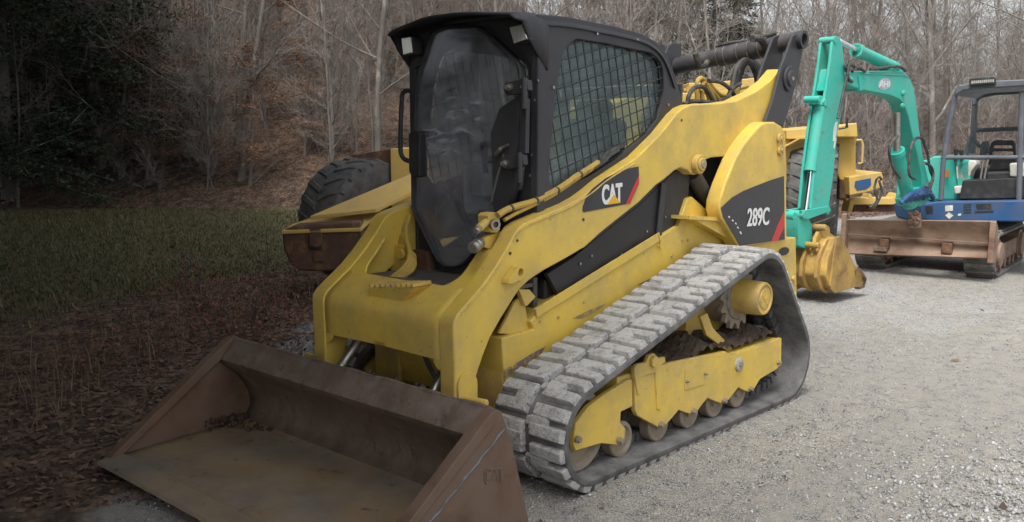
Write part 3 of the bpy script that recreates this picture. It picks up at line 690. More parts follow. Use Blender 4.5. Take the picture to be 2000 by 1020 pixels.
def track_set(sg):
    Y0, Y1 = 0.545, 0.992
    k = MB(); n = len(LP); vs = []
    for i in range(n):
        c_, s_ = math.cos(LG[i]), math.sin(LG[i])
        for (o_, y_) in ((0, Y0), (0, Y1 - 0.006), (-0.006, Y1), (-0.03, Y1), (-0.036, Y1 - 0.008), (-0.036, Y0)):
            vs.append((LP[i][0] + c_ * o_, y_ * sg, LP[i][1] + s_ * o_))
    fs = [(i * 6 + q, ((i + 1) % n) * 6 + q, ((i + 1) % n) * 6 + (q + 1) % 6, i * 6 + (q + 1) % 6) for i in range(n) for q in range(6)]
    k.add(vs, fs)
    for j in range(76):
        s_ = j * PER / 76
        for y_ in (0.705, 0.80): k.add([on_loop(s_ + a, o_, (y_ + b) * sg) for a in (-0.025, 0.025) for b in (-0.018, 0.018) for o_ in (-0.034, -0.085)], [(0, 1, 3, 2), (4, 6, 7, 5), (0, 4, 5, 1), (2, 3, 7, 6), (1, 5, 7, 3), (0, 2, 6, 4)])
    belt = k.build('track_belt', M['rubber'], T, ang=50)
    k = MB(); NL = 32; pit = PER / NL
    r2 = random.Random(5 + sg)
    def lug(s0, s1, ya, yb, h=0.028, tp=0.009):
        q = []; ns = max(2, int(round((s1 - s0) / 0.03)) + 1)
        jt = [r2.uniform(-0.007, 0.007) for _ in range(4)]
        for i in range(ns):
            t = i / (ns - 1); s_ = s0 + (s1 - s0) * t; e = tp if i == 0 else (-tp if i == ns - 1 else 0)
            q += [on_loop(s_, -0.004, ya * sg), on_loop(s_ + e + jt[0], h + jt[1] * .6, (ya + tp * .8) * sg), on_loop(s_ + e + jt[2], h + jt[3] * .6, (yb - tp * .8) * sg), on_loop(s_, -0.004, yb * sg)]
        fs = [(i * 4 + a, i * 4 + a + 1, i * 4 + a + 5, i * 4 + a + 4) for i in range(ns - 1) for a in range(3)] + [(0, 1, 2, 3), tuple((ns - 1) * 4 + a for a in (3, 2, 1, 0))]
        k.add(q, fs)
    for j in range(NL):
        s0 = j * pit
        # outer column: two bars joined towards the middle of the belt, open to the outside
        lug(s0 + 0.003, s0 + 0.070, 0.790, 0.988); lug(s0 + 0.092, s0 + 0.162, 0.790, 0.988); lug(s0 + 0.040, s0 + 0.108, 0.785, 0.888, 0.0265, 0.003)
        s1 = s0 + pit * 0.5
        lug(s1 + 0.003, s1 + 0.070, 0.550, 0.752); lug(s1 + 0.092, s1 + 0.162, 0.550, 0.752); lug(s1 + 0.040, s1 + 0.108, 0.652, 0.757, 0.0265, 0.003)
        lug(s0 + 0.050, s0 + 0.098, 0.752, 0.790, 0.016, 0.004)
    k.build('tread_lugs', M['lug'], belt, 0.007, 2, 40)
    # frame
    fr_px = [(1239.5, 723.5), (1290.6, 713), (1417.7, 686.5), (1427, 695), (1527, 660), (1526, 713), (1516.6, 722), (1484.8, 741), (1474, 759), (1463.6, 766), (1453, 763), (1442.4, 757), (1434, 768), (1422, 783), (1410.7, 789), (1396, 784), (1382.4, 778), (1372, 790), (1362, 804), (1352.4, 810), (1338, 806), (1326, 801), (1312, 818), (1300, 831), (1288.9, 836.5), (1266, 824), (1244.8, 811.8), (1240, 801)]
    fp = pys(fr_px, 0.93)
    k = MB(); k.prism(fp if sg > 0 else mir(fp), (0, -0.028 * sg, 0))
    inner = [Vector((p.x, 0.62, p.z)) for p in fp]; k.prism(inner if sg > 0 else mir(inner), (0, -0.03 * sg, 0))
    k.box((-4.62, 0.775 * sg, 0.36), (1.25, 0.29, 0.10)); k.box((-4.85, 0.60 * sg, 0.50), (0.5, 0.12, 0.42))
    frame = k.build('track_frame', M['yellow'], T, 0.005)
    nf = pys([(1235, 741), (1236, 794), (1213, 805), (1212, 826), (1221.8, 836.5), (1220, 861), (1207.7, 870), (1174, 866.5), (1124.7, 881), (1120, 868), (1124, 828), (1150, 794), (1183, 769), (1225, 743)], 0.925)
    k = MB(); k.prism(nf if sg > 0 else mir(nf), (0, -0.028 * sg, 0)); nf2 = [Vector((p.x, 0.64, p.z)) for p in nf]; k.prism(nf2 if sg > 0 else mir(nf2), (0, -0.03 * sg, 0))
    k.box((-3.72, 0.77 * sg, 0.42), (0.25, 0.27, 0.12)); k.build('idler_arm', M['yellow'], frame, 0.005)
    # pivot hook at the joint
    k = MB(); hk = pys([(1239, 722), (1243, 712), (1262, 708), (1268, 694), (1278, 690), (1286, 700), (1299, 697), (1300, 707), (1292, 713), (1290, 800), (1284, 800), (1280, 728), (1262, 733), (1252, 738), (1252, 770), (1246, 772), (1240, 735)], 0.938)
    k.prism(hk if sg > 0 else mir(hk), (0, -0.02 * sg, 0)); c = Py(1275, 706, 0.938); c.y *= sg; k.cyl(c, c + Vector((0, 0.018 * sg, 0)), 0.03, 16, 0.004); k.build('pivot_hook', M['yellow'], frame, 0.003)
    # access cover with its seam, plug washer, bolts
    cv = pys([(1338, 722), (1374, 711), (1374, 751), (1336, 763)], 0.9305)
    k = MB(); k.prism(cv if sg > 0 else mir(cv), (0, 0.004 * sg, 0)); k.build('access_cover', M['yellow'], frame, 0.002)
    c = Py(1442, 712, 0.93); c.y *= sg; k = MB(); k.lathe(c, (0, sg, 0), [(0, 0.040), (0.012, 0.040), (0.016, 0.034), (0.016, 0.014), (0.004, 0.014)], 20); k.build('washer', M['grey_dusty'], frame)
    k = MB(); k.cyl(c, c + Vector((0, 0.022 * sg, 0)), 0.012, 6)
    for px, py in [(1289, 829), (1352.4, 803), (1412, 782), (1463.6, 759), (1519, 708), (1126.5, 858), (1209, 860), (1375, 730), (1339, 745)]:
        p = Py(px, py, 0.93); p.y *= sg; rr = 0.014 if px < 1420 and px not in (1375, 1339) else 0.011
        if px in (1375, 1339): rr = 0.006
        k.cyl(p, p + Vector((0, 0.012 * sg, 0)), rr * 1.25, 14); k.cyl(p, p + Vector((0, 0.024 * sg, 0)), rr, 6)
    k.build('frame_bolts', M['roller'], frame)
    for x_ in (-3.66, -3.99, -4.29, -4.56, -4.82):
        c = Vector((x_, 0.775 * sg, 0.148)); k = MB()
        for s2 in (1, -1):
            k.lathe(c + Vector((0, 0.055 * s2, 0)), (0, s2, 0), [(0, 0.05), (0.0, 0.092), (0.055, 0.092), (0.062, 0.086), (0.062, 0.070), (0.050, 0.062), (0.050, 0.03), (0.065, 0.026), (0.065, 0)], 28)
        k.lathe(c + Vector((0, -0.06, 0)), (0, 1, 0), [(0, 0.045), (0.12, 0.045)], 16); k.build('roller', M['roller'], frame)
    for (x_, z_, r_) in ((-3.335, 0.262, 0.195), (-5.285, 0.272, 0.19)):
        c = Vector((x_, 0.775 * sg, z_)); k = MB()
        for s2 in (1, -1):
            k.lathe(c + Vector((0, 0.055 * s2, 0)), (0, s2, 0), [(0, 0.05), (0, r_), (0.05, r_), (0.06, r_ - 0.012), (0.06, r_ - 0.04), (0.035, r_ - 0.055), (0.035, 0.06), (0.075, 0.05), (0.075, 0)], 36)
        k.v = [(vx, vy if x_ > -4 else (0.70 * sg + (vy - 0.775 * sg) * 0.6), vz) for vx, vy, vz in k.v]; k.build('idler_wheel', M['roller'] if x_ > -4 else M['rubber'], frame)
    # sprocket and hub
    c = Vector((-4.95, 0.775 * sg, 0.70)); k = MB(); pr = []
    for i in range(60):
        a = 2 * math.pi * i / 60; r_ = 0.205 if i % 4 in (0, 1) else 0.168
        pr.append(Vector((c.x + r_ * math.cos(a), 0.80 * sg, c.z + r_ * math.sin(a))))
    k.prism(pr, (0, -0.03 * sg, 0)); k.lathe(Vector((c.x, 0.60 * sg, c.z)), (0, sg, 0), [(0, 0.17), (0.16, 0.17), (0.21, 0.14), (0.21, 0)], 32)
    for i in range(12):
        a = 2 * math.pi * i / 12; p = Vector((c.x + 0.135 * math.cos(a), 0.80 * sg, c.z + 0.135 * math.sin(a))); k.cyl(p, p + Vector((0, 0.016 * sg, 0)), 0.012, 6)
    spk = k.build('sprocket', M['roller'], frame, 0.003)
    k = MB(); k.lathe(Vector((c.x, 0.80 * sg, c.z)), (0, sg, 0), [(0, 0.104), (0.165, 0.098), (0.175, 0.092), (0.175, 0.080), (0.168, 0.077), (0.168, 0.060), (0.174, 0.057), (0.174, 0)], 36); k.build('drive_hub', M['yellow_dirty'], frame)
    k = MB(); a0 = Vector((c.x, 0.975 * sg, c.z))
    for (u0, v0, u1, v1) in ((-0.03, 0.02, 0.0, -0.02), (0.0, -0.02, 0.03, 0.025), (-0.012, 0.0, 0.012, 0.0), (-0.03, -0.03, -0.01, -0.03)):
        k.bar(a0 + Vector((u0, 0, v0)), a0 + Vector((u1, 0, v1)), 0.006, 0.004, (0, 1, 0))
    k.build('cast_marks', M['yellow_dirty'], frame)
    # caked soil on the frame
    k = MB(); GX, GY = 44, 14; vs = []
    base = pys([(1262, 716), (1290, 708), (1350, 660), (1417, 684), (1427, 690), (1480, 660), (1520, 655)], 0.90)
    for i in range(GX + 1):
        x_ = -3.98 - 1.28 * i / GX
        for j in range(GY + 1):
            v = j / GY; y_ = 0.905 - 0.28 * v
            hill = 0.435 + 0.07 * math.sin(v * 2.6) * (0.6 + 0.4 * math.sin(i * 0.55)) + 0.012 * math.sin(i * 2.1 + j * 1.7) + 0.006 * math.sin(i * 5.1 - j * 3.3)
            hill += 0.055 * (1 - min(1, abs(x_ + 4.42) / 0.33)) - (0.10 if i == GX or i == 0 else 0)
            vs.append((x_, y_ * sg, hill + (x_ + 4.6) * -0.02))
    fs = [(i * (GY + 1) + j, i * (GY + 1) + j + 1, (i + 1) * (GY + 1) + j + 1, (i + 1) * (GY + 1) + j) for i in range(GX) for j in range(GY)]
    k.add(vs, fs); k.build('caked_soil', M['dirt'], frame)
    k = MB(); wb = pys([(1368, 618), (1382, 612), (1392, 640), (1432, 682), (1424, 688), (1380, 655)], 0.86)
    k.prism(wb if sg > 0 else mir(wb), (0, -0.02 * sg, 0)); k.build('frame_web', M['yellow_dirty'], frame, 0.003)
for sg in (1, -1): track_set(sg)
# ---- emblem panel on the left arm
k = MB(); k.prism(pys([(1247, 325), (1248, 343), (1247.5, 360), (1230, 398), (1222, 399), (1140, 415), (1137.4, 412), (1138, 404), (1146, 381), (1158.5, 367), (1183, 348), (1214, 332.5)], YO + .001), (0, 0.0015, 0)); dc = k.build('decal', M['decal'], armL)
k = MB(); k.prism(pys([(1248, 342), (1248, 359), (1240, 375), (1231, 397.7), (1222, 398.8), (1233, 374)], YO + .003), (0, 0.0012, 0)); k.build('red_stripe', M['red'], armL)
text_obj('lettering', 'CAT', M['white'], armL, Py(1175.5, 401, YO + .003), Py(1215, 395, YO + .003), (Py(1195, 358, YO) - Py(1195, 397, YO)).length, (0, 1, 0), bold=0.035, lift=0.0015, strokes=0.002)
k = MB(); k.prism(pys([(1198.8, 380), (1186, 400), (1212, 396.3)], YO + .0055), (0, 0.0012, 0)); k.build('emblem_triangle', M['decal_yellow'], armL)

# ================================================================== CAB
YC = 0.47; XF = -3.50
side_px = [(1046, 340), (1052, 220), (1060, 110), (1062, 30), (1110, 33), (1200, 51), (1255, 66), (1283, 82), (1300, 102), (1312, 128), (1324, 165), (1334, 205), (1336, 330), (1330, 390)]
win_px = [(1127.5, 76), (1180, 84), (1236, 96), (1272, 103), (1283, 112), (1291, 122), (1296, 137), (1297.5, 174), (1284, 232), (1262, 262), (1200, 312), (1150, 345), (1085, 372), (1073, 352), (1074, 313), (1081, 232), (1090, 155), (1101, 105), (1110, 86)]
so3 = pys(side_px, YC); wi3 = pys(win_px, YC)
so3 = [Vector((max(p.x, -4.86) if p.z < 1.85 else p.x, p.y, p.z)) for p in so3]
so3[0].x = so3[1].x = so3[2].x = XF; so3[3].x = XF
so3[0].z = 1.05
so3[-1].z = 1.05; so3[-2].x = so3[-1].x = -4.84
cab = None
for sg in (1, -1):
    k = MB(); k.fill(so3 if sg > 0 else mir(so3), [wi3 if sg > 0 else mir(wi3)], (0, -0.03 * sg, 0))
    if sg > 0: cab = k.build('cab', M['black'], T, 0.006)
    else: k.build('side_wall', M['black'], cab, 0.006)
# roof and rear: a strip along the top of the side outline, rounded at both edges
path = [p for p in bez(so3[3:12], 4) if p.z > 1.93]
path = [path[0] + Vector((0.0, 0, 0))] + path[1:]
nrm = []
for i in range(len(path)):
    d = path[min(i + 1, len(path) - 1)] - path[max(i - 1, 0)]; n_ = Vector((d.z, 0, -d.x)).normalized()
    nrm.append(n_ if n_.z > -0.2 else -n_)
prof_c = [(-0.475, -0.055), (-0.468, -0.028), (-0.45, -0.010), (-0.42, 0.0), (-0.2, 0.010), (0, 0.013), (0.2, 0.010), (0.42, 0.0), (0.45, -0.010), (0.468, -0.028), (0.475, -0.055)]
k = MB(); vs = []
for p, n_ in zip(path, nrm):
    for (y_, o_) in prof_c: q = p + n_ * (o_ + 0.008); vs.append((q.x, y_, q.z))
W_ = len(prof_c); fs = [(i * W_ + j, i * W_ + j + 1, (i + 1) * W_ + j + 1, (i + 1) * W_ + j) for i in range(len(path) - 1) for j in range(W_ - 1)]
k.add(vs, fs); roof = k.build('roof', M['black'], cab, ang=50)
k = MB(); k.tube([p + nrm[i] * -0.05 + Vector((0, 0.008, 0)) for i, p in enumerate(path)], 0.004, 6); k.build('roof_seam', M['plastic'], cab)
# front frame with the door opening, then the door
door_px = [(807, 262), (811, 174), (818, 135), (830, 102), (838, 75), (845, 62), (856, 55), (870, 52), (929, 50), (938, 53), (946, 60), (1013, 124), (1017, 136), (1018, 160), (1017, 200), (1014, 280), (1010, 331), (1007, 362), (997, 408), (975, 440), (917, 505), (901, 519), (885, 525), (866, 523), (855, 514), (843, 492), (811, 427), (804.5, 405), (803.5, 346)]
XD = -3.44
d3 = [Px(px, py, XD) for px, py in door_px]
dc_ = sum(d3, Vector()) / len(d3)
def scaled(pts, k_, x): return [Vector((x, dc_.y + (p.y - dc_.y) * k_, dc_.z + (p.z - dc_.z) * k_)) for p in pts]
fo = [Vector((XF, y_, z_)) for y_, z_ in [(-0.47, 0.96), (-0.3, 0.90), (0.3, 0.90), (0.47, 0.96), (0.47, 2.16), (0.43, 2.235), (-0.43, 2.235), (-0.47, 2.16)]]
k = MB(); k.fill(fo, [scaled(d3, 0.985, XF)], (-0.03, 0, 0)); k.build('front_frame', M['black'], cab, 0.004)
k = MB(); k.bar((XF - .02, YC - .02, 1.0), (XF - .02, YC - .02, 2.18), 0.06, 0.06); k.bar((XF - .02, -YC + .02, 1.0), (XF - .02, -YC + .02, 2.18), 0.06, 0.06)
k.bar((-4.80, YC - .04, 1.0), (-4.80, YC - .04, 1.85), 0.06, 0.05); k.bar((-4.80, -YC + .04, 1.0), (-4.80, -YC + .04, 1.85), 0.06, 0.05)
k.build('corner_posts', M['black'], cab, 0.012)
k = MB(); k.fill(scaled(d3, 1.0, XD), [scaled(d3, 0.976, XD)], (-0.035, 0, 0)); door = k.build('door', M['plastic'], T, 0.006)
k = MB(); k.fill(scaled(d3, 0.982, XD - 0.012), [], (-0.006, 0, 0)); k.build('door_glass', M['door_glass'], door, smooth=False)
k = MB(); rp = scaled(d3, 0.985, XD + .002); k.tube(rp + [rp[0]], 0.004, 6); k.build('door_seal', M['plastic'], door)
# dark inner corner plate of the door (lower right), latch box, hinges
k = MB(); k.prism([Px(px, py, XD + .003) for px, py in [(1013, 186), (1008, 330), (1003, 372), (985, 420), (965, 440), (958, 260), (975, 212)]], (-0.02, 0, 0)); k.build('hinge_plate', M['black'], door, 0.004)
k = MB()
for (cx, cy) in ((1012, 172), (1003, 318)):
    k.prism([Px(px + cx, py + cy, XD + .03) for px, py in [(-26, -10), (4, -18), (18, -16), (20, 4), (4, 12), (-24, 14), (-30, 2)]], (-0.035, 0, 0))
    p = Px(cx + 12, cy - 12, XD + .04); k.cyl(p + Vector((0, 0, -0.13)), p + Vector((0, 0, 0.02)), 0.015, 12)
k.prism([Px(px, py, XD + .02) for px, py in [(1018, 190), (1028, 192), (1026, 300), (1014, 300)]], (-0.03, 0, 0))
k.build('hinge', M['black'], door, 0.004)
k = MB()
for px, py in ((996, 171), (988, 320)):
    p = Px(px, py, XD + .03); k.lathe(p, (1, 0, 0), [(0, 0.020), (0.012, 0.020), (0.014, 0.012), (0.03, 0.012), (0.03, 0.006)], 14)
for px, py in ((1020, 170), (1050, 157), (1046, 196), (1051, 158), (1040, 303), (1037, 343)):
    p = Px(px, py, XD + .03 if px < 1030 else XF + .004); k.cyl(p, p + Vector((0.008, 0, 0)), 0.007, 8)
k.build('hinge_bolts', M['steel'], door)
k = MB(); k.tube(bez([Px(px, py, XD + .015) for px, py in [(968, 300), (975, 291), (985, 287), (993, 283)]], 3), 0.008, 8); k.tube([Px(978, 292, XD + .02), Px(968, 302, XD + .02)], 0.013, 8)
k.tube([Px(985, 300, XD), Px(972, 345, XD), Px(960, 395, XD)], 0.008, 8); k.build('lock_lever', M['steel'], door)
k = MB(); k.prism([Px(px, py, XD + .035) for px, py in [(797, 262), (803, 256), (815, 256), (820, 262), (819, 345), (804, 347), (798, 335)]], (-0.05, 0, 0)); k.build('latch_box', M['plastic'], door, 0.008)
k = MB(); k.tube(bez([Px(px, py, XD + .05) for px, py in [(805, 179), (795, 177), (788, 181), (785, 192), (783, 235), (782, 285), (784, 302), (790, 311), (800, 315)]], 4), 0.013, 10); k.build('grab_handle', M['plastic'], door)
# visor over the door: an arched lip with drooping cheeks
k = MB(); lipP = [(-0.49, 2.05), (-0.485, 2.155), (-0.47, 2.19), (-0.43, 2.212), (-0.15, 2.245), (-0.08, 2.252), (0.08, 2.252), (0.15, 2.248), (0.43, 2.225), (0.47, 2.20), (0.487, 2.155), (0.492, 2.09)]
lipP = [(-0.485, 2.13)] + lipP[1:-1] + [(0.485, 2.13)]
vs = []; NR = 5
for i in range(NR):
    t = i / (NR - 1)
    for j, (y_, z_) in enumerate(lipP):
        xf = -3.335 + (0.045 if abs(y_) < 0.3 else 0) - (0.02 if abs(y_) > 0.47 else 0)
        zz = z_ + 0.012 * math.sin(t * math.pi)
        if j in (0, len(lipP) - 1): zz = 2.19 - 0.235 * t ** 0.75; xf += -0.012
        if j in (1, len(lipP) - 2): zz = 2.197 - 0.04 * t
        vs.append((xf * (1 - t) + (XF - 0.06) * t, y_, zz + 0.012 * t))
W_ = len(lipP); fs = [(i * W_ + j, i * W_ + j + 1, (i + 1) * W_ + j + 1, (i + 1) * W_ + j) for i in range(NR - 1) for j in range(W_ - 1)]
k.add(vs, fs); visor = k.build('visor', M['black'], T, ang=50); s_ = visor.modifiers.new('thickness', 'SOLIDIFY'); s_.thickness = 0.012
k = MB(); k.prism([Vector((XF + .012, y_, z_)) for y_, z_ in [(-0.46, 2.0), (-0.33, 2.05), (-0.30, 2.215), (-0.46, 2.17)]], (-0.01, 0, 0)); k.prism([Vector((XF + .012, y_, z_)) for y_, z_ in [(0.30, 2.215), (0.24, 2.21), (0.45, 1.97), (0.46, 2.17)]], (-0.01, 0, 0)); k.build('lamp_bracket', M['black'], visor, 0.003)
for (pa, sgn) in ([(994, 52), (1022, 45), (1034, 78), (1004, 88)], 1), ([(784, 73), (805, 70), (808, 105), (788, 110)], -1):
    q = [Px(px, py, -3.41) for px, py in pa]
    hd = MB(); hd.prism(q, (-0.08, 0.0, 0.0)); ho = hd.build('headlight', M['plastic'], T, 0.012, 3)
    c = sum(q, Vector()) / 4; ln = MB(); ln.prism([c + (p - c) * 0.88 + Vector((0.001, 0, 0)) for p in q], (0.006, 0, 0)); ln.build('lens', M['lens'], ho, 0.003)
# woven bar guards in both side windows (and glass), rear window
uu = Vector((math.cos(R_(14)), 0, -math.sin(R_(14)))); vv = Vector((math.sin(R_(14)), 0, math.cos(R_(14))))
def inside(p, poly):
    c = False; n = len(poly)
    for i in range(n):
        a, b = poly[i], poly[(i + 1) % n]
        if (a.z > p.z) != (b.z > p.z) and p.x < (b.x - a.x) * (p.z - a.z) / (b.z - a.z) + a.x: c = not c
    return c
wc = sum(wi3, Vector()) / len(wi3)
def clip_line(o_, d_, poly):
    ts = []; n = len(poly)
    for i in range(n):
        a, b = poly[i], poly[(i + 1) % n]; e = b - a; den = d_.x * e.z - d_.z * e.x
        if abs(den) < 1e-9: continue
        t = ((a.x - o_.x) * e.z - (a.z - o_.z) * e.x) / den; s_ = ((a.x - o_.x) * d_.z - (a.z - o_.z) * d_.x) / den
        if 0 <= s_ < 1: ts.append(t)
    ts.sort(); return list(zip(ts[0::2], ts[1::2]))
for sg in (1, -1):
    k = MB()
    for dirn, step_, rr in ((uu, vv, 0.0034), (vv, uu, 0.0034)):
        for i in range(-16, 17):
            o_ = wc + step_ * (0.066 * i)
            for t0, t1 in clip_line(o_, dirn, wi3):
                a, b = o_ + dirn * (t0 - .01), o_ + dirn * (t1 + .01); a.y = b.y = (YC - 0.016 + (0.006 if dirn is uu else -0.002)) * sg; k.tube([a, b], rr, 6)
    k.build('window_guard', M['plastic'], cab)
    k = MB(); q = [Vector((p.x, (YC - 0.040) * sg, p.z)) for p in wi3]; k.prism(q if sg > 0 else q[::-1], (0, -0.005 * sg, 0)); k.build('side_glass', M['side_glass'], cab, smooth=False)
k = MB(); rw = [Vector((-4.80, y_, z_)) for y_, z_ in [(-0.40, 1.30), (0.40, 1.30), (0.40, 1.88), (-0.40, 1.88)]]
k.fill([Vector((-4.80, y_, z_)) for y_, z_ in [(-0.46, 1.0), (0.46, 1.0), (0.46, 1.95), (-0.46, 1.95)]], [rw], (-0.02, 0, 0)); k.build('rear_wall', M['black'], cab, 0.003)
k = MB()
for px, py in [(1165, 66), (1244, 78), (1080, 171), (1304, 205), (1052, 296)]:
    p = Py(px, py, YC); k.cyl(p, p + Vector((0, 0.008, 0)), 0.008, 8)
k.build('wall_bolts', M['steel'], cab)
k = MB(); k.tube([Py(1256, 135, YC - .05), Py(1287, 215, YC - .05)], 0.006, 6); k.build('wiper_arm', M['plastic'], cab)
# inside the cab: floor, seat, armrests, joysticks, side ledge
k = MB(); k.box((-4.15, 0, 0.98), (1.24, 0.86, 0.03)); k.box((-4.30, 0, 1.10), (0.9, 0.60, 0.24)); k.build('cab_floor', M['plastic'], cab, 0.01)
k = MB(); k.box((-4.28, 0, 1.27), (0.50, 0.48, 0.12)); seat = k.build('seat', M['seat'], T, 0.04, 3)
k = MB(); k.box((-4.56, 0, 1.78), (0.09, 0.26, 0.16)); k.box((-4.53, 0, 1.50), (0.12, 0.44, 0.50), Euler((0, R_(-10), 0)).to_matrix()); k.build('backrest', M['seat'], seat, 0.04, 3)
for sg in (1, -1):
    k = MB(); k.box((-4.10, 0.33 * sg, 1.36), (0.46, 0.10, 0.14)); k.box((-4.3, 0.42 * sg, 1.33), (0.9, 0.04, 0.30)); ar = k.build('armrest', M['cream'] if sg < 0 else M['seat'], seat, 0.02)
    k = MB(); k.tube(bez([(-3.95, 0.33 * sg, 1.42), (-3.94, 0.33 * sg, 1.50), (-3.92, 0.32 * sg, 1.60)], 4), [0.02, 0.018, 0.016, 0.015, 0.017, 0.022, 0.025, 0.026, 0.022], 10); k.build('joystick', M['plastic'], seat)
k = MB(); k.lathe((-3.62, 0.02, 0.99), (0, 0, 1), [(0, 0.09), (0.10, 0.085), (0.13, 0.07), (0.20, 0.075), (0.22, 0.03)], 18); k.build('foot_pedal', M['plastic'], T)
k = MB(); k.tube(bez([(-3.9, -0.38, 1.05), (-3.75, -0.40, 1.30), (-3.62, -0.36, 1.38), (-3.55, -0.2, 1.36)], 5), 0.02, 8); k.build('lap_bar', M['plastic'], T)

# ================================================================== OLD WHEEL LOADER (far left) and EARTHMOVER (behind)
def dprism(mb, pts, d, vec): return mb.prism([Pd(px, py, d) for px, py in pts], vec)
def tyre(name, parent, c, ax, R, W, lugs=22, rim=None):
    ax = Vector(ax).normalized(); k = MB()
    k.lathe(c, ax, [(-W / 2 * .9, R * .56), (-W / 2, R * .68), (-W / 2, R * .86), (-W / 2 * .86, R * .95), (-W / 4, R * .965), (W / 4, R * .965), (W / 2 * .86, R * .95), (W / 2, R * .86), (W / 2, R * .68), (W / 2 * .9, R * .56)], 48)
    t_ = k.build(name, M['tyre'], parent)
    k = MB(); a = Vector((0, 0, 1)).cross(ax).normalized(); b = ax.cross(a)
    def rad(g): return a * math.cos(g) + b * math.sin(g)
    for i in range(lugs):
        for s2 in (1, -1):
            g0 = 2 * math.pi * (i + (0.5 if s2 > 0 else 0)) / lugs; vs = []
            for (u, dg, rr) in ((0.02, 0.0, 1.0), (0.30, -0.085, 0.995), (0.50, -0.13, 0.93), (0.505, -0.14, 0.82)):
                for (wd, ro) in ((-0.062, -0.05), (-0.048, 0.0), (0.048, 0.0), (0.062, -0.05)):
                    vs.append(c + ax * (u * W * s2) + rad(g0 + dg * 1.4 + wd) * (R * (rr + ro)))
            k.add(vs, [(q * 4 + z, q * 4 + z + 1, (q + 1) * 4 + z + 1, (q + 1) * 4 + z) for q in range(3) for z in range(3)] + [(0, 1, 2, 3), (15, 14, 13, 12)])
    k.build('tyre_lugs', M['tyre'], t_, 0.01)
    k = MB(); k.lathe(c, ax, [(-W * .40, R * .57), (-W * .36, R * .50), (-W * .1, R * .42), (-W * .1, R * .2), (-W * .16, R * .18), (-W * .16, 0)], 32); k.lathe(c, -ax, [(-W * .40, R * .57), (-W * .36, R * .50), (-W * .1, R * .42), (-W * .1, 0)], 32)
    k.build('rim', rim or M['yellow_pale'], t_)
    return t_
WLc = Pd(690, 440, 10.2)
WL = thing('wheel_loader', 'old yellow wheel loader with big lugged tyre and rusty bumper, left behind the track loader', 'wheel loader', (WLc.x, WLc.y, 0))
axL = (S * 0.80 - H * 0.60)
tyre('front_tyre', WL, Vector((*(Pd(705, 450, 10.4).xy), 0.70)), axL, 0.70, 0.62)
tyre('front_tyre', WL, Vector((*(Pd(705, 450, 10.4) + S * 1.9 - H * -0.4).xy, 0.70)), axL, 0.70, 0.62)
k = MB(); dprism(k, [(550, 458), (556, 448), (572, 441), (704, 432), (712, 500), (700, 526), (640, 531), (585, 530), (565, 515), (554, 490)], 9.3, H * 0.5); bmp = k.build('bumper', M['rust_dark'], WL, 0.03, 3)
k = MB(); k.prism([Pd(549, 451, 9.28), Pd(572, 437, 9.6), Pd(612, 424, 9.85), Pd(745, 410, 9.85), Pd(705, 446, 9.28)], (0, 0, -0.035)); k.build('bumper_deck', M['yellow_pale'], WL, 0.008)
k = MB(); dprism(k, [(603, 448), (628, 448), (628, 488), (603, 488)], 9.28, H * 0.06); k.build('hitch_pocket', M['black_panel'], bmp, 0.01)
k = MB(); dprism(k, [(604, 454), (627, 454), (630, 478), (618, 484), (604, 480)], 9.26, H * 0.03); dprism(k, [(612, 494), (632, 494), (632, 512), (612, 512)], 9.28, H * 0.03); k.build('hitch_pin', M['rust_dark'], bmp, 0.008)
k = MB(); k.prism([Pd(605, 422, 9.5), Pd(735, 408, 9.5), Pd(806, 374, 9.9), Pd(806, 338, 10.1), Pd(762, 356, 10.0)], (0, 0, -0.04) ); k.build('fender', M['yellow_pale'], WL, 0.006)
k = MB(); dprism(k, [(680, 304), (745, 294), (764, 290), (770, 294), (764, 300), (762, 350), (735, 330), (712, 312)], 10.4, H * 0.9); k.build('fender_plate', M['rust_dark'], WL, 0.008)
k = MB(); dprism(k, [(762, 291), (806, 289), (818, 300), (818, 420), (765, 420)], 10.3, H * 1.2); k.build('body', M['yellow_pale'], WL, 0.01)
k = MB(); dprism(k, [(790, 410), (905, 400), (905, 530), (790, 540)], 9.8, H * 1.5); k.build('frame', M['yellow_pale'], WL, 0.02)

EMc = Pd(1560, 400, 14.0)
EM = thing('earthmover', 'old yellow wheeled earthmover behind the teal excavator arm', 'earthmover', (EMc.x, EMc.y, 0))
tyre('rear_tyre', EM, Vector((*(Pd(1588, 400, 14.2).xy), 0.80)), (S * 0.93 - H * 0.36), 0.80, 0.70, 24)
tyre('rear_tyre', EM, Vector((*(Pd(1588, 400, 14.2) - S * 2.2 + H * 0.85).xy, 0.80)), (S * 0.93 - H * 0.36), 0.80, 0.70, 24)
k = MB(); dprism(k, [(1330, 210), (1500, 272), (1600, 268), (1672, 266), (1672, 345), (1655, 395), (1640, 350), (1622, 310), (1600, 280), (1580, 285), (1562, 300), (1544, 330), (1536, 380), (1530, 420), (1330, 420)], 13.9, H * 1.9); k.build('body', M['yellow_pale'], EM, 0.02)
k = MB(); dprism(k, [(1345, 162), (1405, 160), (1475, 152), (1480, 205), (1345, 205)], 13.2, H * 1.4); dprism(k, [(1326, 182), (1400, 180), (1400, 210), (1326, 210)], 13.0, H * 0.6)
dprism(k, [(1536, 254), (1672, 242), (1674, 268), (1620, 272), (1536, 272)], 13.8, H * 1.6); dprism(k, [(1636, 246), (1674, 240), (1676, 268), (1636, 268)], 13.6, H * 0.3); k.build('hood', M['yellow_pale'], EM, 0.015)
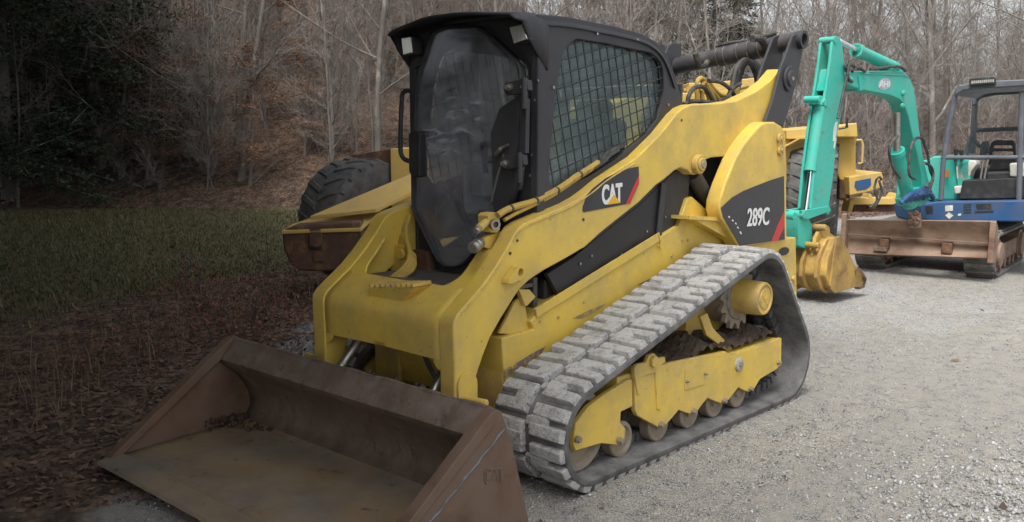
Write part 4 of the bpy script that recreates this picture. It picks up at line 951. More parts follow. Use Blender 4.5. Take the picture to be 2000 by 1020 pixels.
k = MB(); k.prism([Pd(1530, 290, 13.7), Pd(1562, 272, 13.7), Pd(1610, 270, 13.8), Pd(1610, 266, 14.9), Pd(1560, 268, 14.9), Pd(1530, 286, 14.9)], (0, 0, 0.03)); k.build('fender', M['yellow_pale'], EM, 0.006)
k = MB(); dprism(k, [(1658, 346), (1722, 336), (1725, 345), (1724, 366), (1700, 374), (1660, 382)], 13.7, H * 1.5); bmpr = k.build('rear_frame', M['yellow_pale'], EM, 0.012)
k = MB(); dprism(k, [(1671, 354), (1701, 348), (1701, 362), (1692, 369), (1674, 372), (1669, 364)], 13.69, H * 0.01); k.build('faded_decal', M['blue'], bmpr)
k = MB(); dprism(k, [(1640, 350), (1658, 348), (1660, 388), (1640, 388)], 13.9, H * 1.0); k.build('frame_joint', M['rust_dark'], EM, 0.01)
k = MB(); k.tube([Pd(px, py, 13.6) for px, py in [(1672, 274), (1682, 274), (1685, 282), (1684, 318), (1676, 320)]], 0.02, 8); k.build('grab_rail', M['yellow_pale'], EM)
k = MB(); k.tube([Pd(px, py, 13.5) for px, py in [(1638, 252), (1652, 250), (1655, 232), (1655, 250)]], 0.015, 6); k.build('mirror_rod', M['plastic'], EM)
k = MB()
for q in ([(1712, 350), (1708, 370), (1713, 390), (1704, 402), (1698, 405)], [(1717, 352), (1722, 374), (1716, 392), (1708, 404)], [(1712, 350), (1718, 346), (1722, 352)]):
    k.tube(bez([Pd(px, py, 13.5) for px, py in q], 4), 0.018, 8)
k.build('rear_hose', M['hose'], EM)
k = MB(); k.tube(bez([Pd(px, py, 13.1) for px, py in [(1336, 178), (1352, 172), (1370, 168), (1384, 172), (1400, 176)]], 4), 0.035, 8); k.tube(bez([Pd(px, py, 13.1) for px, py in [(1400, 186), (1430, 178), (1446, 172), (1462, 168)]], 4), 0.03, 8)
dprism(k, [(1340, 170), (1362, 166), (1366, 178), (1342, 182)], 13.05, H * 0.2); k.build('hood_lines', M['bucket_yellow'], EM)
PF = thing('plough_frame', 'pale yellow steel frame lying on the litter right of the earthmover', 'plough frame', Pd(1700, 410, 15.0))
PF.location.z = 0
k = MB(); dprism(k, [(1660, 393), (1668, 388), (1696, 387), (1700, 378), (1706, 387), (1744, 387), (1750, 378), (1756, 378), (1752, 400), (1744, 400), (1668, 400), (1664, 414), (1655, 414)], 14.6, H * 0.3); k.build('beam', M['yellow_pale'], PF, 0.01)
k = MB(); dprism(k, [(1668, 400), (1748, 400), (1748, 414), (1668, 414)], 14.7, H * 0.15); dprism(k, [(1697, 402), (1711, 402), (1711, 408), (1697, 408)], 14.5, H * 0.1); k.build('lower_plate', M['rust_dark'], PF)
# ================================================================== MINI EXCAVATOR
BL = DL(11.3, 655 / F * 11.3); BR = DL(10.3, 950 / F * 10.3)
U = (BR - BL).normalized(); Vv = Vector((-U.y, U.x, 0))
if Vv.dot(H) < 0: Vv = -Vv
def XP(px, py, v): return Pl(px, py, BL + Vv * v, Vv)
def UV(u, v, z): return BL + U * u + Vv * v + Vector((0, 0, z))
def xprism(mb, pts, v, t): return mb.prism([XP(px, py, v) for px, py in pts], Vv * t)
EXc = UV(0.8, 1.2, 0)
EX = thing('mini_excavator', 'teal and blue mini excavator with open canopy, rusty dozer blade and yellow bucket, right side', 'excavator', (EXc.x, EXc.y, 0))
# blade
k = MB(); prof_b = [(-0.02, 0.255), (0.015, 0.27), (0.06, 0.33), (0.075, 0.44), (0.055, 0.54), (0.005, 0.61), (-0.03, 0.665), (-0.01, 0.675), (0.045, 0.62), (0.11, 0.54), (0.12, 0.40), (0.10, 0.29), (0.02, 0.235)]
WB = (BR - BL).length
k.prism([UV(-0.02, v, z) for v, z in prof_b], U * (WB - 0.02)); k.v = [(x, y, z - 0.035 + 0.07 * ((Vector((x, y, 0)) - BL).dot(U)) / WB) for x, y, z in k.v]
blade = k.build('dozer_blade', M['blade'], EX, 0.006)
k = MB()
for u0 in (-0.045, WB - 0.06): k.prism([UV(u0, v, z) for v, z in [(-0.05, 0.235), (-0.06, 0.30), (-0.045, 0.69), (-0.01, 0.71), (0.12, 0.62), (0.15, 0.40), (0.12, 0.24)]], U * 0.06)
k.build('blade_end_plate', M['blade'], blade, 0.006)
k = MB(); k.box(UV(0.42, -0.01, 0.30), (0.16, 0.03, 0.05), Matrix((U, Vv, Vector((0, 0, 1)))).transposed()); k.box(UV(WB * .5, 0.02, 0.45), (WB * .97, 0.05, 0.012), Matrix((U, Vv, Vector((0, 0, 1)))).transposed()); k.build('wear_strip', M['rust'], blade, 0.004)
k = MB(); xprism(k, [(1776, 420), (1797, 416), (1799, 446), (1774, 446)], -0.07, 0.06)
for i in range(14): k.box(XP(1778 + 16 * rng.random(), 414 + 24 * rng.random(), -0.07), (0.06 * rng.uniform(.5, 1), 0.05, 0.05), Euler((rng.random() * 3, rng.random() * 3, 0)).to_matrix())
k.build('blade_bracket', M['rust_side'], blade, 0.006)
k = MB(); k.box(UV(0.45, 0.45, 0.36), (0.12, 0.9, 0.14), Matrix((U, Vv, Vector((0, 0, 1)))).transposed()); k.box(UV(1.15, 0.45, 0.36), (0.12, 0.9, 0.14), Matrix((U, Vv, Vector((0, 0, 1)))).transposed()); k.box(UV(0.8, 1.3, 0.42), (0.9, 1.3, 0.26), Matrix((U, Vv, Vector((0, 0, 1)))).transposed()); k.build('undercarriage', M['rust_dark'], EX, 0.02)
# tracks
def stadium(v0, v1, r, n=10): return [(v1 - r + r * math.cos(a), r + r * math.sin(a)) for a in [-math.pi / 2 + math.pi * i / n for i in range(n + 1)]] + [(v0 + r + r * math.cos(a), r + r * math.sin(a)) for a in [math.pi / 2 + math.pi * i / n for i in range(n + 1)]]
for u0 in (0.02, 1.27):
    k = MB(); o_, i_ = stadium(0.30, 2.3, 0.26), stadium(0.34, 2.26, 0.22)
    k.fill([UV(u0, v, z + 0.0) for v, z in o_], [[UV(u0, v, z + 0.04) for v, z in i_]], U * 0.34); tr_ = k.build('crawler_track', M['dusty_rubber'], EX, 0.01)
    k = MB(); per = stadium(0.30, 2.3, 0.26, 14); tot = sum(math.dist(per[i], per[(i + 1) % len(per)]) for i in range(len(per)))
    s_ = 0; i = 0; acc = 0
    for j in range(44):
        tgt = tot * j / 44
        while acc + math.dist(per[i % len(per)], per[(i + 1) % len(per)]) < tgt: acc += math.dist(per[i % len(per)], per[(i + 1) % len(per)]); i += 1
        a, b = per[i % len(per)], per[(i + 1) % len(per)]; L = math.dist(a, b); t = (tgt - acc) / L
        p = UV(u0 + 0.17, a[0] + (b[0] - a[0]) * t, a[1] + (b[1] - a[1]) * t); d_ = (Vv * (b[0] - a[0]) + Vector((0, 0, b[1] - a[1]))).normalized(); k.box(p, (0.31, 0.045, 0.05), Matrix((U, d_, U.cross(d_))).transposed())
    k.build('track_pads', M['dusty_rubber'], tr_, 0.006)
    k = MB(); k.prism([UV(u0 + 0.03, v, z) for v, z in [(0.5, 0.16), (2.05, 0.16), (2.05, 0.36), (0.5, 0.36)]], U * 0.28)
    for v_ in (0.57, 2.02):
        k.lathe(UV(u0 + 0.02, v_, 0.26), U, [(0, 0.19), (0.30, 0.19)], 20); k.lathe(UV(u0 + 0.30, v_, 0.26), U, [(0, 0.16), (0.06, 0.15), (0.07, 0.06), (0.075, 0)], 16)
    for v_ in (0.9, 1.2, 1.5, 1.75): k.lathe(UV(u0 + 0.06, v_, 0.11), U, [(0, 0.07), (0.24, 0.07)], 14)
    k.build('track_rollers', M['blade'], tr_, 0.004)
# upper body
k = MB(); xprism(k, [(1800, 399), (1830, 394), (2075, 390), (2075, 434), (1800, 432)], 0.62, 1.5); body = k.build('body', M['blue'], EX, 0.02)
k = MB(); xprism(k, [(1744, 398), (1760, 394), (1800, 398), (1806, 430), (1770, 430), (1750, 424)], 0.50, 0.7); k.build('swing_base', M['blue'], EX, 0.02)
k = MB()
for q in ([(1807, 403), (1822, 402), (1822, 417), (1808, 418)], [(1906, 399), (1936, 398), (1936, 408), (1908, 409)], [(1904, 412), (1940, 411), (1940, 415), (1904, 416)]): xprism(k, q, 0.615, 0.01)
for i in range(4): xprism(k, [(1882, 399 + i * 5), (1897, 398.6 + i * 5), (1897, 401 + i * 5), (1882, 401.5 + i * 5)], 0.615, 0.01)
k.build('body_vent', M['plastic'], body)
k = MB(); xprism(k, [(1846, 402), (1861, 401), (1861, 412), (1846, 413)], 0.615, 0.004); xprism(k, [(1853, 415), (1862, 421), (1854, 428), (1846, 421)], 0.615, 0.004); xprism(k, [(1871, 418), (1877, 417), (1877, 421), (1871, 422)], 0.615, 0.004); k.build('warning_labels', M['cream'], body)
k = MB(); xprism(k, [(1752, 330), (1764, 318), (1812, 312), (1822, 305), (1862, 304), (1874, 308), (1878, 392), (1748, 392)], 1.0, 0.9); k.build('engine_cover', M['teal'], EX, 0.03)
k = MB(); xprism(k, [(1866, 310), (1876, 308), (1895, 312), (1895, 388), (1870, 390)], 0.95, 0.2); k.build('side_cover', M['teal'], EX, 0.02)
k = MB(); xprism(k, [(1846, 334), (1852, 332), (1852, 346), (1846, 347)], 0.92, 0.04); k.build('reflector', mat('orange_reflector', (0.6, 0.18, 0.02), 0.4), EX)
k = MB(); xprism(k, [(1880, 352), (1960, 348), (2050, 348), (2060, 388), (1872, 390)], 0.80, 0.7); xprism(k, [(1895, 330), (1985, 325), (1990, 352), (1890, 352)], 1.3, 0.5); k.build('operator_floor', M['plastic'], EX, 0.02)
k = MB(); xprism(k, [(1866, 325), (1872, 318), (1888, 313), (1906, 314), (1908, 322), (1898, 334), (1892, 352), (1868, 352)], 0.95, 0.25); xprism(k, [(1862, 364), (1882, 363), (1882, 378), (1864, 380)], 0.85, 0.2); k.build('control_console', M['cream'], EX, 0.02)
k = MB(); xprism(k, [(1971, 319), (2000, 318), (2004, 346), (1972, 346)], 0.95, 0.25); k.build('control_console', M['cream'], EX, 0.02)
k = MB(); xprism(k, [(1925, 336), (1990, 334), (1992, 350), (1925, 352)], 1.0, 0.5); k.build('seat', M['plastic'], EX, 0.03)
k = MB(); bk0 = [(1929, 322), (1932, 290), (1936, 278), (1944, 274), (1976, 274), (1982, 278), (1986, 322)]; hol = [[(1940, 284), (1976, 284), (1977, 290), (1939, 290)], [(1938, 296), (1978, 296), (1979, 303), (1937, 303)]]
k.fill([XP(px, py, 1.35) for px, py in bk0], [[XP(px, py, 1.35) for px, py in h_] for h_ in hol], Vv * 0.08); xprism(k, [(1934, 306), (1984, 306), (1986, 338), (1932, 338)], 1.30, 0.12); k.build('seat_back', M['plastic'], EX, 0.012)
k = MB()
for q in ([(1913, 362), (1920, 318), (1921, 312)], [(1920, 364), (1928, 318), (1932, 312)], [(1988, 330), (1992, 312)]): k.tube(bez([XP(px, py, 0.85) for px, py in q], 3), 0.014, 8)
k.build('travel_levers', M['steel'], EX, each=True)
k = MB()
for q in ([(1866, 316), (1867, 300), (1868, 292)], [(1878, 316), (1878, 303), (1877, 294)], [(1908, 352), (1912, 372)], [(1936, 352), (1934, 372)]): k.tube([XP(px, py, 0.9) for px, py in q], [0.016, 0.02, 0.032][:len(q)] if len(q) == 3 else 0.025, 8)
pass
k.build('joystick', M['plastic'], EX)
# canopy
k = MB()
def post(q, v, r): k.tube([XP(px, py, v) for px, py in q], r, 10)
post([(1838, 390), (1842, 320), (1852, 250), (1866, 185)], 0.70, 0.032); post([(1990, 392), (1996, 180)], 0.70, 0.032); post([(2066, 392), (2074, 180)], 0.75, 0.03)
post([(1900, 300), (1902, 240), (1905, 186)], 1.9, 0.036); post([(2030, 300), (2032, 186)], 1.9, 0.036)
post([(1838, 308), (2080, 307)], 0.70, 0.026); post([(1902, 255), (2032, 250)], 1.9, 0.028)
post([(1904, 262), (1896, 270), (1890, 290), (1885, 308), (1884, 320)], 1.7, 0.034); post([(1920, 310), (1922, 282), (1926, 276), (1926, 300)], 1.5, 0.04)
post([(1902, 255), (1904, 275), (1912, 285), (1930, 288)], 1.6, 0.024)
canopy = k.build('canopy_posts', M['navy'], EX, each=True)
k = MB(); vs = []
q0 = [XP(px, py, 0.62) for px, py in [(1864, 186), (1866, 176), (1874, 167), (1893, 163), (1945, 158), (2080, 153), (2085, 176)]]
k.prism([XP(px, py, 0.60) for px, py in [(1864, 188), (1864, 178), (1872, 167), (1893, 162), (1945, 157), (2082, 152), (2088, 176), (2040, 166), (1945, 172), (1900, 174), (1880, 178)]], Vv * 1.5)
k.build('canopy_roof', M['navy'], EX, 0.02)
k = MB(); k.prism([XP(px, py, 1.85) for px, py in [(1898, 186), (1935, 179), (2035, 176), (2035, 182), (1945, 186), (1915, 192), (1905, 205), (1899, 205)]], Vv * 0.05); k.build('canopy_gusset', M['navy'], EX, 0.01)
k = MB(); xprism(k, [(1893, 156), (1896, 153), (1940, 150), (1944, 153), (1944, 164), (1893, 168)], 0.54, 0.06); lbx = k.build('light_bar', M['plastic'], EX, 0.01)
k = MB()
for i in range(11): xprism(k, [(1897 + i * 4.1, 158.2 - i * .3), (1900 + i * 4.1, 158 - i * .3), (1900 + i * 4.1, 163.4 - i * .3), (1897 + i * 4.1, 163.7 - i * .3)], 0.535, 0.006)
k.build('lamp_cell', M['lens'], lbx)
# boom, stick, bucket: one vertical plane, swung towards the camera
B0 = DL(11.0, 790 / F * 11.0); T0 = DL(9.4, 600 / F * 9.4)
Q = (T0 - B0).normalized(); NB_ = Vector((-Q.y, Q.x, 0))
if NB_.dot(CAM - B0) < 0: NB_ = -NB_
def KP(px, py, o=0.0): return Pl(px, py, B0 + NB_ * o, NB_)
def kprism(mb, pts, o, t, ref=None):
    ref = o if ref is None else ref
    return mb.prism([KP(px, py, ref) + NB_ * (o - ref) for px, py in pts], -NB_ * t)
boom_px = [(1655, 166), (1656, 146), (1664, 140), (1690, 139), (1750, 138), (1765, 140), (1775, 149), (1785, 170), (1790, 203), (1795, 246), (1803, 305), (1815, 356), (1811, 368), (1803, 371), (1800, 340), (1793, 305), (1783, 267), (1775, 228), (1766, 204), (1757, 194), (1737, 186), (1683, 176)]
k = MB(); kprism(k, boom_px, 0.08, 0.17); boom = k.build('boom', M['teal'], EX, 0.014)
k = MB(); kprism(k, [(1684, 142), (1770, 146), (1775, 152), (1771, 149), (1684, 145)], 0.088, 0.012)
kprism(k, [(1677, 150), (1684, 148), (1686, 176), (1680, 178)], 0.092, 0.19)
for px, py in [(1762, 182), (1760, 207), (1659, 156)]:
    p = KP(px, py, 0.08); k.cyl(p, p + NB_ * 0.03, 0.03, 12, 0.004); k.cyl(p, p + NB_ * 0.045, 0.012, 8)
k.build('boom_plates', M['teal'], boom, 0.003)
lab = MB(); c = KP(1727.5, 164.5, 0.08); ru = (KP(1738, 163.4, 0.08) - c); zz = Vector((0, 0, 1))
lab.prism([c + ru * (1.15 * math.cos(a)) + zz * (0.062 * math.sin(a)) for a in [2 * math.pi * i / 20 for i in range(20)]], NB_ * 0.002); lab.build('badge', mat('faded_badge', (0.42, 0.42, 0.47), 0.5, dirt=(0.42, 0.12, 0.14), amt=0.35, dscale=14), boom)
text_obj('lettering', '-IHI', M['white'], boom, KP(1718, 170.5, 0.084), KP(1737, 170.5, 0.084), (KP(1728, 158, 0.1) - KP(1728, 170, 0.1)).length, NB_, bold=0.03, lift=0.002)
k = MB(); kprism(k, [(1716, 171), (1718, 171), (1724, 157), (1722, 157)], 0.0835, 0.001 - 0.004); k.build('slash_mark', M['white'], boom)
stick_px = [(1613, 178), (1622, 120), (1626, 84), (1630, 73), (1636, 71), (1641, 74), (1645, 84), (1650, 126), (1652, 170), (1648, 200), (1636, 261), (1627, 350), (1619, 405), (1612, 416), (1590, 418), (1584, 408), (1590, 340), (1600, 262)]
k = MB(); kprism(k, stick_px, 0.075, 0.03); kprism(k, stick_px, -0.045, 0.03, 0.075); kprism(k, [(1612, 190), (1640, 175), (1648, 190), (1634, 262), (1624, 350), (1616, 400), (1592, 400), (1598, 300)], 0.07, 0.14); kprism(k, [(1622, 135), (1648, 135), (1650, 175), (1614, 178)], 0.06, 0.12)
stick = k.build('stick', M['teal'], EX, 0.010)
k = MB(); kprism(k, [(1629, 252), (1632, 240), (1636, 238), (1634, 262), (1630, 276), (1627, 276)], 0.077, 0.002); kprism(k, [(1628, 288), (1632, 270), (1634, 270), (1630, 292)], 0.077, 0.002); k.build('worn_label', M['cream'], stick)
def kcyl(name, a, b, r, m_, o=0.0, cap=True):
    k = MB(); p, q = KP(*a, o), KP(*b, o); k.cyl(p, q, r, 18, 0.006)
    if cap: k.lathe(p, q - p, [(0.0, r * 1.18), (0.06, r * 1.18)], 18); k.lathe(q, p - q, [(0.0, r * 1.1), (0.05, r * 1.1)], 18)
    return k.build(name, M[m_], EX, 0)
kcyl('bucket_cylinder', (1603, 196), (1582, 334), 0.058, 'teal', 0.02); kcyl('bucket_rod', (1584, 330), (1572, 418), 0.027, 'chrome', 0.02, False)
kcyl('stick_cylinder', (1672, 98), (1747, 132), 0.062, 'teal'); kcyl('stick_rod', (1638, 80), (1676, 100), 0.028, 'chrome', 0, False)
kcyl('boom_cylinder', (1751, 294), (1778, 402), 0.075, 'teal', 0.02); kcyl('boom_rod', (1752, 220), (1752, 296), 0.035, 'steel', 0.02, False)
k = MB()
for px, py, r in ((1632, 78, .035), (1748, 134, .035), (1602, 194, .035), (1572, 420, .04), (1618, 412, .04), (1612, 200, .03)):
    p = KP(px, py, 0.085); k.cyl(p, p - NB_ * 0.165, r, 14, 0.004)
kprism(k, [(1735, 138), (1744, 124), (1756, 128), (1768, 140)], 0.04, 0.08)
k.build('pivot_pins', M['teal'], EX, each=True)
k = MB(); kprism(k, [(1566, 412), (1620, 403), (1624, 412), (1580, 428), (1568, 428)], 0.09, 0.03); kprism(k, [(1566, 412), (1620, 403), (1624, 412), (1580, 428), (1568, 428)], -0.06, 0.03, 0.09)
kprism(k, [(1558, 424), (1578, 424), (1586, 440), (1586, 482), (1574, 486), (1560, 480)], 0.06, 0.13)
for px, py in ((1572, 420), (1552, 422)): p = KP(px, py, 0.10); k.cyl(p, p - NB_ * 0.20, 0.04, 12, 0.004)
k.build('bucket_linkage', M['teal'], EX, 0.006)
# bucket
sidep = [(1634, 464), (1641, 461), (1647, 468), (1670, 520), (1692, 541), (1693, 547), (1686, 559), (1668, 562), (1632, 573), (1624, 566), (1622, 558)]
shell_px = [(1634, 464), (1618, 452), (1604, 450), (1592, 462), (1584, 490), (1582, 520), (1590, 548), (1608, 566), (1632, 574), (1624, 560), (1622, 540)]
SHO = 0.30
k = MB(); kprism(k, [(1636, 466), (1641, 463), (1670, 520), (1690, 542), (1683, 558), (1650, 567), (1634, 571), (1622, 560), (1616, 540), (1620, 505)], SHO - 0.02, 2 * SHO - 0.04, SHO); bkt = k.build('bucket', M['bucket_yellow'], EX, 0.02, 3)
k = MB(); kprism(k, sidep, SHO, 0.02); kprism(k, sidep, -SHO + 0.02, 0.02, SHO); k.build('bucket_side', M['bucket_yellow'], bkt, 0.004)
k = MB()
for o_ in (0.22, 0.06, -0.10, -0.26): kprism(k, [(1630, 470), (1640, 466), (1626, 510), (1624, 540), (1632, 562), (1640, 571), (1630, 575), (1618, 566), (1610, 545), (1612, 515), (1620, 490)], o_, 0.035, SHO)
k.build('wear_ribs', M['bucket_yellow'], bkt, 0.006, each=True)
k = MB()
for o_ in (0.13, -0.10): kprism(k, [(1588, 500), (1594, 465), (1604, 444), (1612, 438), (1620, 444), (1622, 456), (1636, 464), (1620, 500)], o_, 0.035)
for px, py in ((1614, 445), (1600, 480)): p = KP(px, py, 0.2); k.cyl(p, p - NB_ * 0.36, 0.03, 12, 0.004)
k.build('bucket_ears', M['bucket_yellow'], bkt, 0.006)
k = MB(); kprism(k, [(1640, 486), (1652, 488), (1656, 524), (1636, 540)], SHO + .004, 0.004); k.build('worn_plate', M['bucket_yellow'], bkt, 0.002)
k = MB()
for o_ in (0.30, 0.16, 0.02, -0.12, -0.26): kprism(k, [(1668, 528), (1676, 520), (1686, 530), (1694, 544), (1690, 562), (1680, 566), (1672, 556)], o_, 0.06, SHO)
k.build('bucket_tooth', M['rust_side'], bkt, 0.01, each=True)
# excavator hoses
k = MB()
for q, o_ in ([[(1654, 160), (1654, 140), (1650, 130), (1660, 126), (1676, 134)], .1], [[(1654, 150), (1648, 178), (1640, 215), (1636, 232)], .14], [[(1753, 266), (1742, 278), (1737, 300), (1745, 330), (1758, 348)], .1], [[(1775, 318), (1780, 285), (1790, 270), (1802, 272), (1806, 284), (1812, 300)], .16], [[(1775, 318), (1776, 342), (1786, 350)], .16], [[(1812, 300), (1816, 330), (1822, 350), (1814, 375)], .14], [[(1806, 318), (1820, 328), (1822, 350), (1808, 366)], .2], [[(1700, 136), (1730, 132), (1755, 130), (1768, 138)], .1], [[(1664, 140), (1674, 132), (1690, 140)], .1], [[(1660, 118), (1656, 150), (1664, 160)], .13]):
    k.tube(bez([KP(px, py, o_) for px, py in q], 5), 0.016, 8)
k.build('hydraulic_hoses', M['hose'], EX, each=True)
k = MB()
for i in range(6): k.tube(bez([KP(1758 + i * 9, 398 - i * 2, .12), KP(1772 + i * 7, 384 - i, .16), KP(1790 + i * 5, 374 + i, .15), KP(1812 + i * 2, 366 + i * 4, .10)], 5), [0.018 + 0.014 * abs(math.sin(q * 1.7 + i)) for q in range(16)], 8)
k.build('hose_sleeve', M['blue'], EX)
k = MB(); kprism(k, [(1776, 390), (1798, 366), (1814, 366), (1816, 392), (1800, 404), (1780, 404)], 0.08, 0.18); k.build('boom_foot', M['teal'], EX, 0.02)
# ================================================================== GROUND
def sst(a, b, x): t = np.clip((x - a) / (b - a), 0, 1); return t * t * (3 - 2 * t)
_pw = [nr.uniform(-1, 1, 2) * s_ for s_ in (0.35, 0.5, 0.8, 1.3, 2.1, 3.3, 0.22, 0.15)]; _ph = nr.uniform(0, 6.28, 8)
def wob(d, l): return sum(np.sin(d * a + l * b + c) / (1 + 0.4 * i) for i, ((a, b), c) in enumerate(zip(_pw, _ph))) / 4
EDGE_D = np.array([-10, 2.0, 4.5, 5.6, 8, 10, 14, 18, 22, 40, 120.]); EDGE_L = np.array([-2.0, -1.75, -1.75, -2.1, -1.8, -0.8, 2.0, 5.6, 11, 25, 60.])  # gravel edge; near end moved right, dark soil colour also standing in for shade
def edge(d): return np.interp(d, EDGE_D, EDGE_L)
def height(d, l):
    d = np.asarray(d, float); l = np.asarray(l, float)
    k_ = 0.20 + 0.22 * sst(9, -6, l)
    mx = 4.0 + 19 * sst(11, -3, l)
    ds = 21.5 + 0.8 * np.sin(l * 0.35)
    x = np.maximum(d - ds, 0); rise = mx * (1 - np.exp(-x * k_ / mx))
    ins = sst(edge(d) - 0.4, edge(d) + 0.5, l)
    bump_ = 0.012 * wob(d * 3, l * 3) * ins + (0.06 * wob(d, l) + 0.015 * wob(d * 4 + 3, l * 4)) * (1 - ins)
    bump_ *= sst(0, 1.2, np.hypot((d - 4.8) / 1.8, (l + 0.1) / 1.9) - 0.6) * 0.9 + 0.1
    # tread prints pressed into the gravel beside the machine
    wx = CAM.x + H.x * d + S.x * l; wy = CAM.y + H.y * d + S.y * l + 0.10 * np.sin(wx * 0.9)
    for y0, y1, wl_, am in ((1.16, 1.62, 0.165, 1.0), (2.30, 2.78, 0.19, 0.7), (-2.3, -1.9, 0.2, 0.5)):
        b_ = sst(y0 - 0.06, y0 + 0.05, wy) * sst(y1 + 0.06, y1 - 0.05, wy) * (0.55 + 0.45 * np.sin(wx * 1.3 + y0)) * sst(20, 14, d)
        bump_ = bump_ + b_ * am * (-0.014 + 0.018 * np.sin(2 * np.pi * (wx + 0.25 * wy) / wl_))
        e_ = np.exp(-((wy - y1 - 0.09) / 0.06) ** 2) + np.exp(-((wy - y0 + 0.09) / 0.06) ** 2); bump_ = bump_ + 0.009 * am * e_ * sst(20, 14, d) * (y0 > 2 or y0 < 0)
    bump_ = bump_ + 0.028 * sst(0.90, 1.0, wy) * sst(1.22, 1.06, wy) * sst(-5.75, -5.3, wx) * sst(-2.95, -3.2, wx) * (0.75 + 0.25 * np.sin(wx * 9 + 1)) 
    return rise + bump_ - 0.012
dd = np.concatenate([np.arange(-6, 0.8, 0.6), np.arange(0.8, 9, 0.05), np.arange(9, 24, 0.18), np.arange(24, 60, 0.7), np.arange(60, 150, 6)])
ll = np.concatenate([np.arange(-90, -16, 5), np.arange(-16, -5, 0.4), np.arange(-5, 6, 0.055), np.arange(6, 18, 0.4), np.arange(18, 95, 5)])
DD, LL2 = np.meshgrid(dd, ll, indexing='ij'); ZZ = height(DD, LL2)
Vg = np.stack([CAM.x + H.x * DD + S.x * LL2, CAM.y + H.y * DD + S.y * LL2, ZZ], -1).reshape(-1, 3)
nl = len(ll); ii = np.arange(len(dd) - 1)[:, None] * nl + np.arange(nl - 1)[None]; Fg = np.stack([ii, ii + 1, ii + nl + 1, ii + nl], -1).reshape(-1, 4)
def ground_mat():
    m_, t, b, o = nodes('yard_and_field_ground'); tc = N(t, 'TexCoord'); v = tc.outputs['Object']
    at = N(t, 'Attribute'); at.attribute_name = 'surface'; sp = N(t, 'SeparateColor'); t.links.new(at.outputs['Color'], sp.inputs[0])
    nz = noise(t, v, 1.6, 9, 0.7)
    def edgy(sock, k_=0.9):
        ad = N(t, 'Math', operation='MULTIPLY_ADD'); t.links.new(nz, ad.inputs[0]); ad.inputs[1].default_value = k_; ad2 = N(t, 'Math', operation='ADD'); t.links.new(sock, ad2.inputs[0]); ad.inputs[2].default_value = -k_ / 2; t.links.new(ad.outputs[0], ad2.inputs[1]); return rng_map(t, ad2.outputs[0], 0.35, 0.65)
    fg, fl, fd = edgy(sp.outputs[0]), edgy(sp.outputs[1]), edgy(sp.outputs[2], 1.5)
    # gravel: crushed stone of two sizes with dust between
    vo = N(t, 'TexVoronoi'); vo.inputs['Scale'].default_value = 62; t.links.new(v, vo.inputs['Vector'])
    vo2 = N(t, 'TexVoronoi'); vo2.inputs['Scale'].default_value = 140; t.links.new(v, vo2.inputs['Vector'])
    s1 = N(t, 'SeparateColor'); t.links.new(vo.outputs['Color'], s1.inputs[0]); s2 = N(t, 'SeparateColor'); t.links.new(vo2.outputs['Color'], s2.inputs[0])
    stone = mixc(t, s1.outputs[0], (0.12, 0.125, 0.14), (0.52, 0.525, 0.54))
    stone2 = mixc(t, s2.outputs[0], (0.14, 0.135, 0.125), (0.56, 0.545, 0.515))
    dust = mixc(t, noise(t, v, 30, 8, .8), (0.355, 0.33, 0.285), (0.555, 0.525, 0.47))
    nd = noise(t, v, 9, 8, 0.75)
    stony = mixc(t, rng_map(t, nd, 0.40, 0.52), stone2, dust)
    fines = mixc(t, rng_map(t, nd, 0.33, 0.55), stone, stone2)
    grav = mixc(t, fd, fines, stony)
    # litter and soil
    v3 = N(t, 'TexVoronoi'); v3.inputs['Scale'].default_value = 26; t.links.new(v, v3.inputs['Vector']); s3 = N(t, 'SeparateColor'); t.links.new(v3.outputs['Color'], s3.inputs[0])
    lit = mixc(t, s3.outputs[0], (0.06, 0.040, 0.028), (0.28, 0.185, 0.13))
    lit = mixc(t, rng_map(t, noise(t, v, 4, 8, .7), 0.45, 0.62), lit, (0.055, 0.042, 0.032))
    gr = mixc(t, noise(t, v, 14, 8, 0.8), (0.045, 0.055, 0.022), (0.15, 0.15, 0.065))
    gr = mixc(t, rng_map(t, noise(t, v, 1.1, 8, .7), 0.48, 0.66), gr, (0.16, 0.125, 0.07))
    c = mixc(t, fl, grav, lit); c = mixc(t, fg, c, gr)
    t.links.new(c, b.inputs['Base Color']); b.inputs['Roughness'].default_value = 0.92; b.inputs['Specular IOR Level'].default_value = 0.25
    h1 = mixc(t, fd, mixc(t, 0.5, vo.outputs['Distance'], s1.outputs[1]), mixc(t, 0.5, vo2.outputs['Distance'], nd))
    h2 = mixc(t, fl, h1, s3.outputs[1])
    bp = N(t, 'Bump'); bp.inputs['Strength'].default_value = 1.0; bp.inputs['Distance'].default_value = 0.03; t.links.new(h2, bp.inputs['Height'])
    bp2 = N(t, 'Bump'); bp2.inputs['Strength'].default_value = 0.7; bp2.inputs['Distance'].default_value = 0.05; t.links.new(noise(t, v, 5, 8, 0.7), bp2.inputs['Height']); t.links.new(bp.outputs[0], bp2.inputs['Normal'])
    t.links.new(bp2.outputs[0], b.inputs['Normal'])
    return m_
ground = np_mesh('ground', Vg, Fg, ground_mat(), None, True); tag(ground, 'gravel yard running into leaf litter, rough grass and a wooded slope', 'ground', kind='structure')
ins = edge(DD) - LL2
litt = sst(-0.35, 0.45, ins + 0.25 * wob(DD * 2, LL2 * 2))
band = 2.6 + 0.5 * wob(DD, LL2)
grs = sst(band, band + 0.7, ins) * sst(7.0, 8.5, DD + 0.4 * wob(DD, LL2) + np.clip(-LL2 - 2, 0, 8) * .15) * sst(21.3, 20.2, DD + 0.8 * wob(DD, LL2)) * sst(4.5, 2.5, LL2)
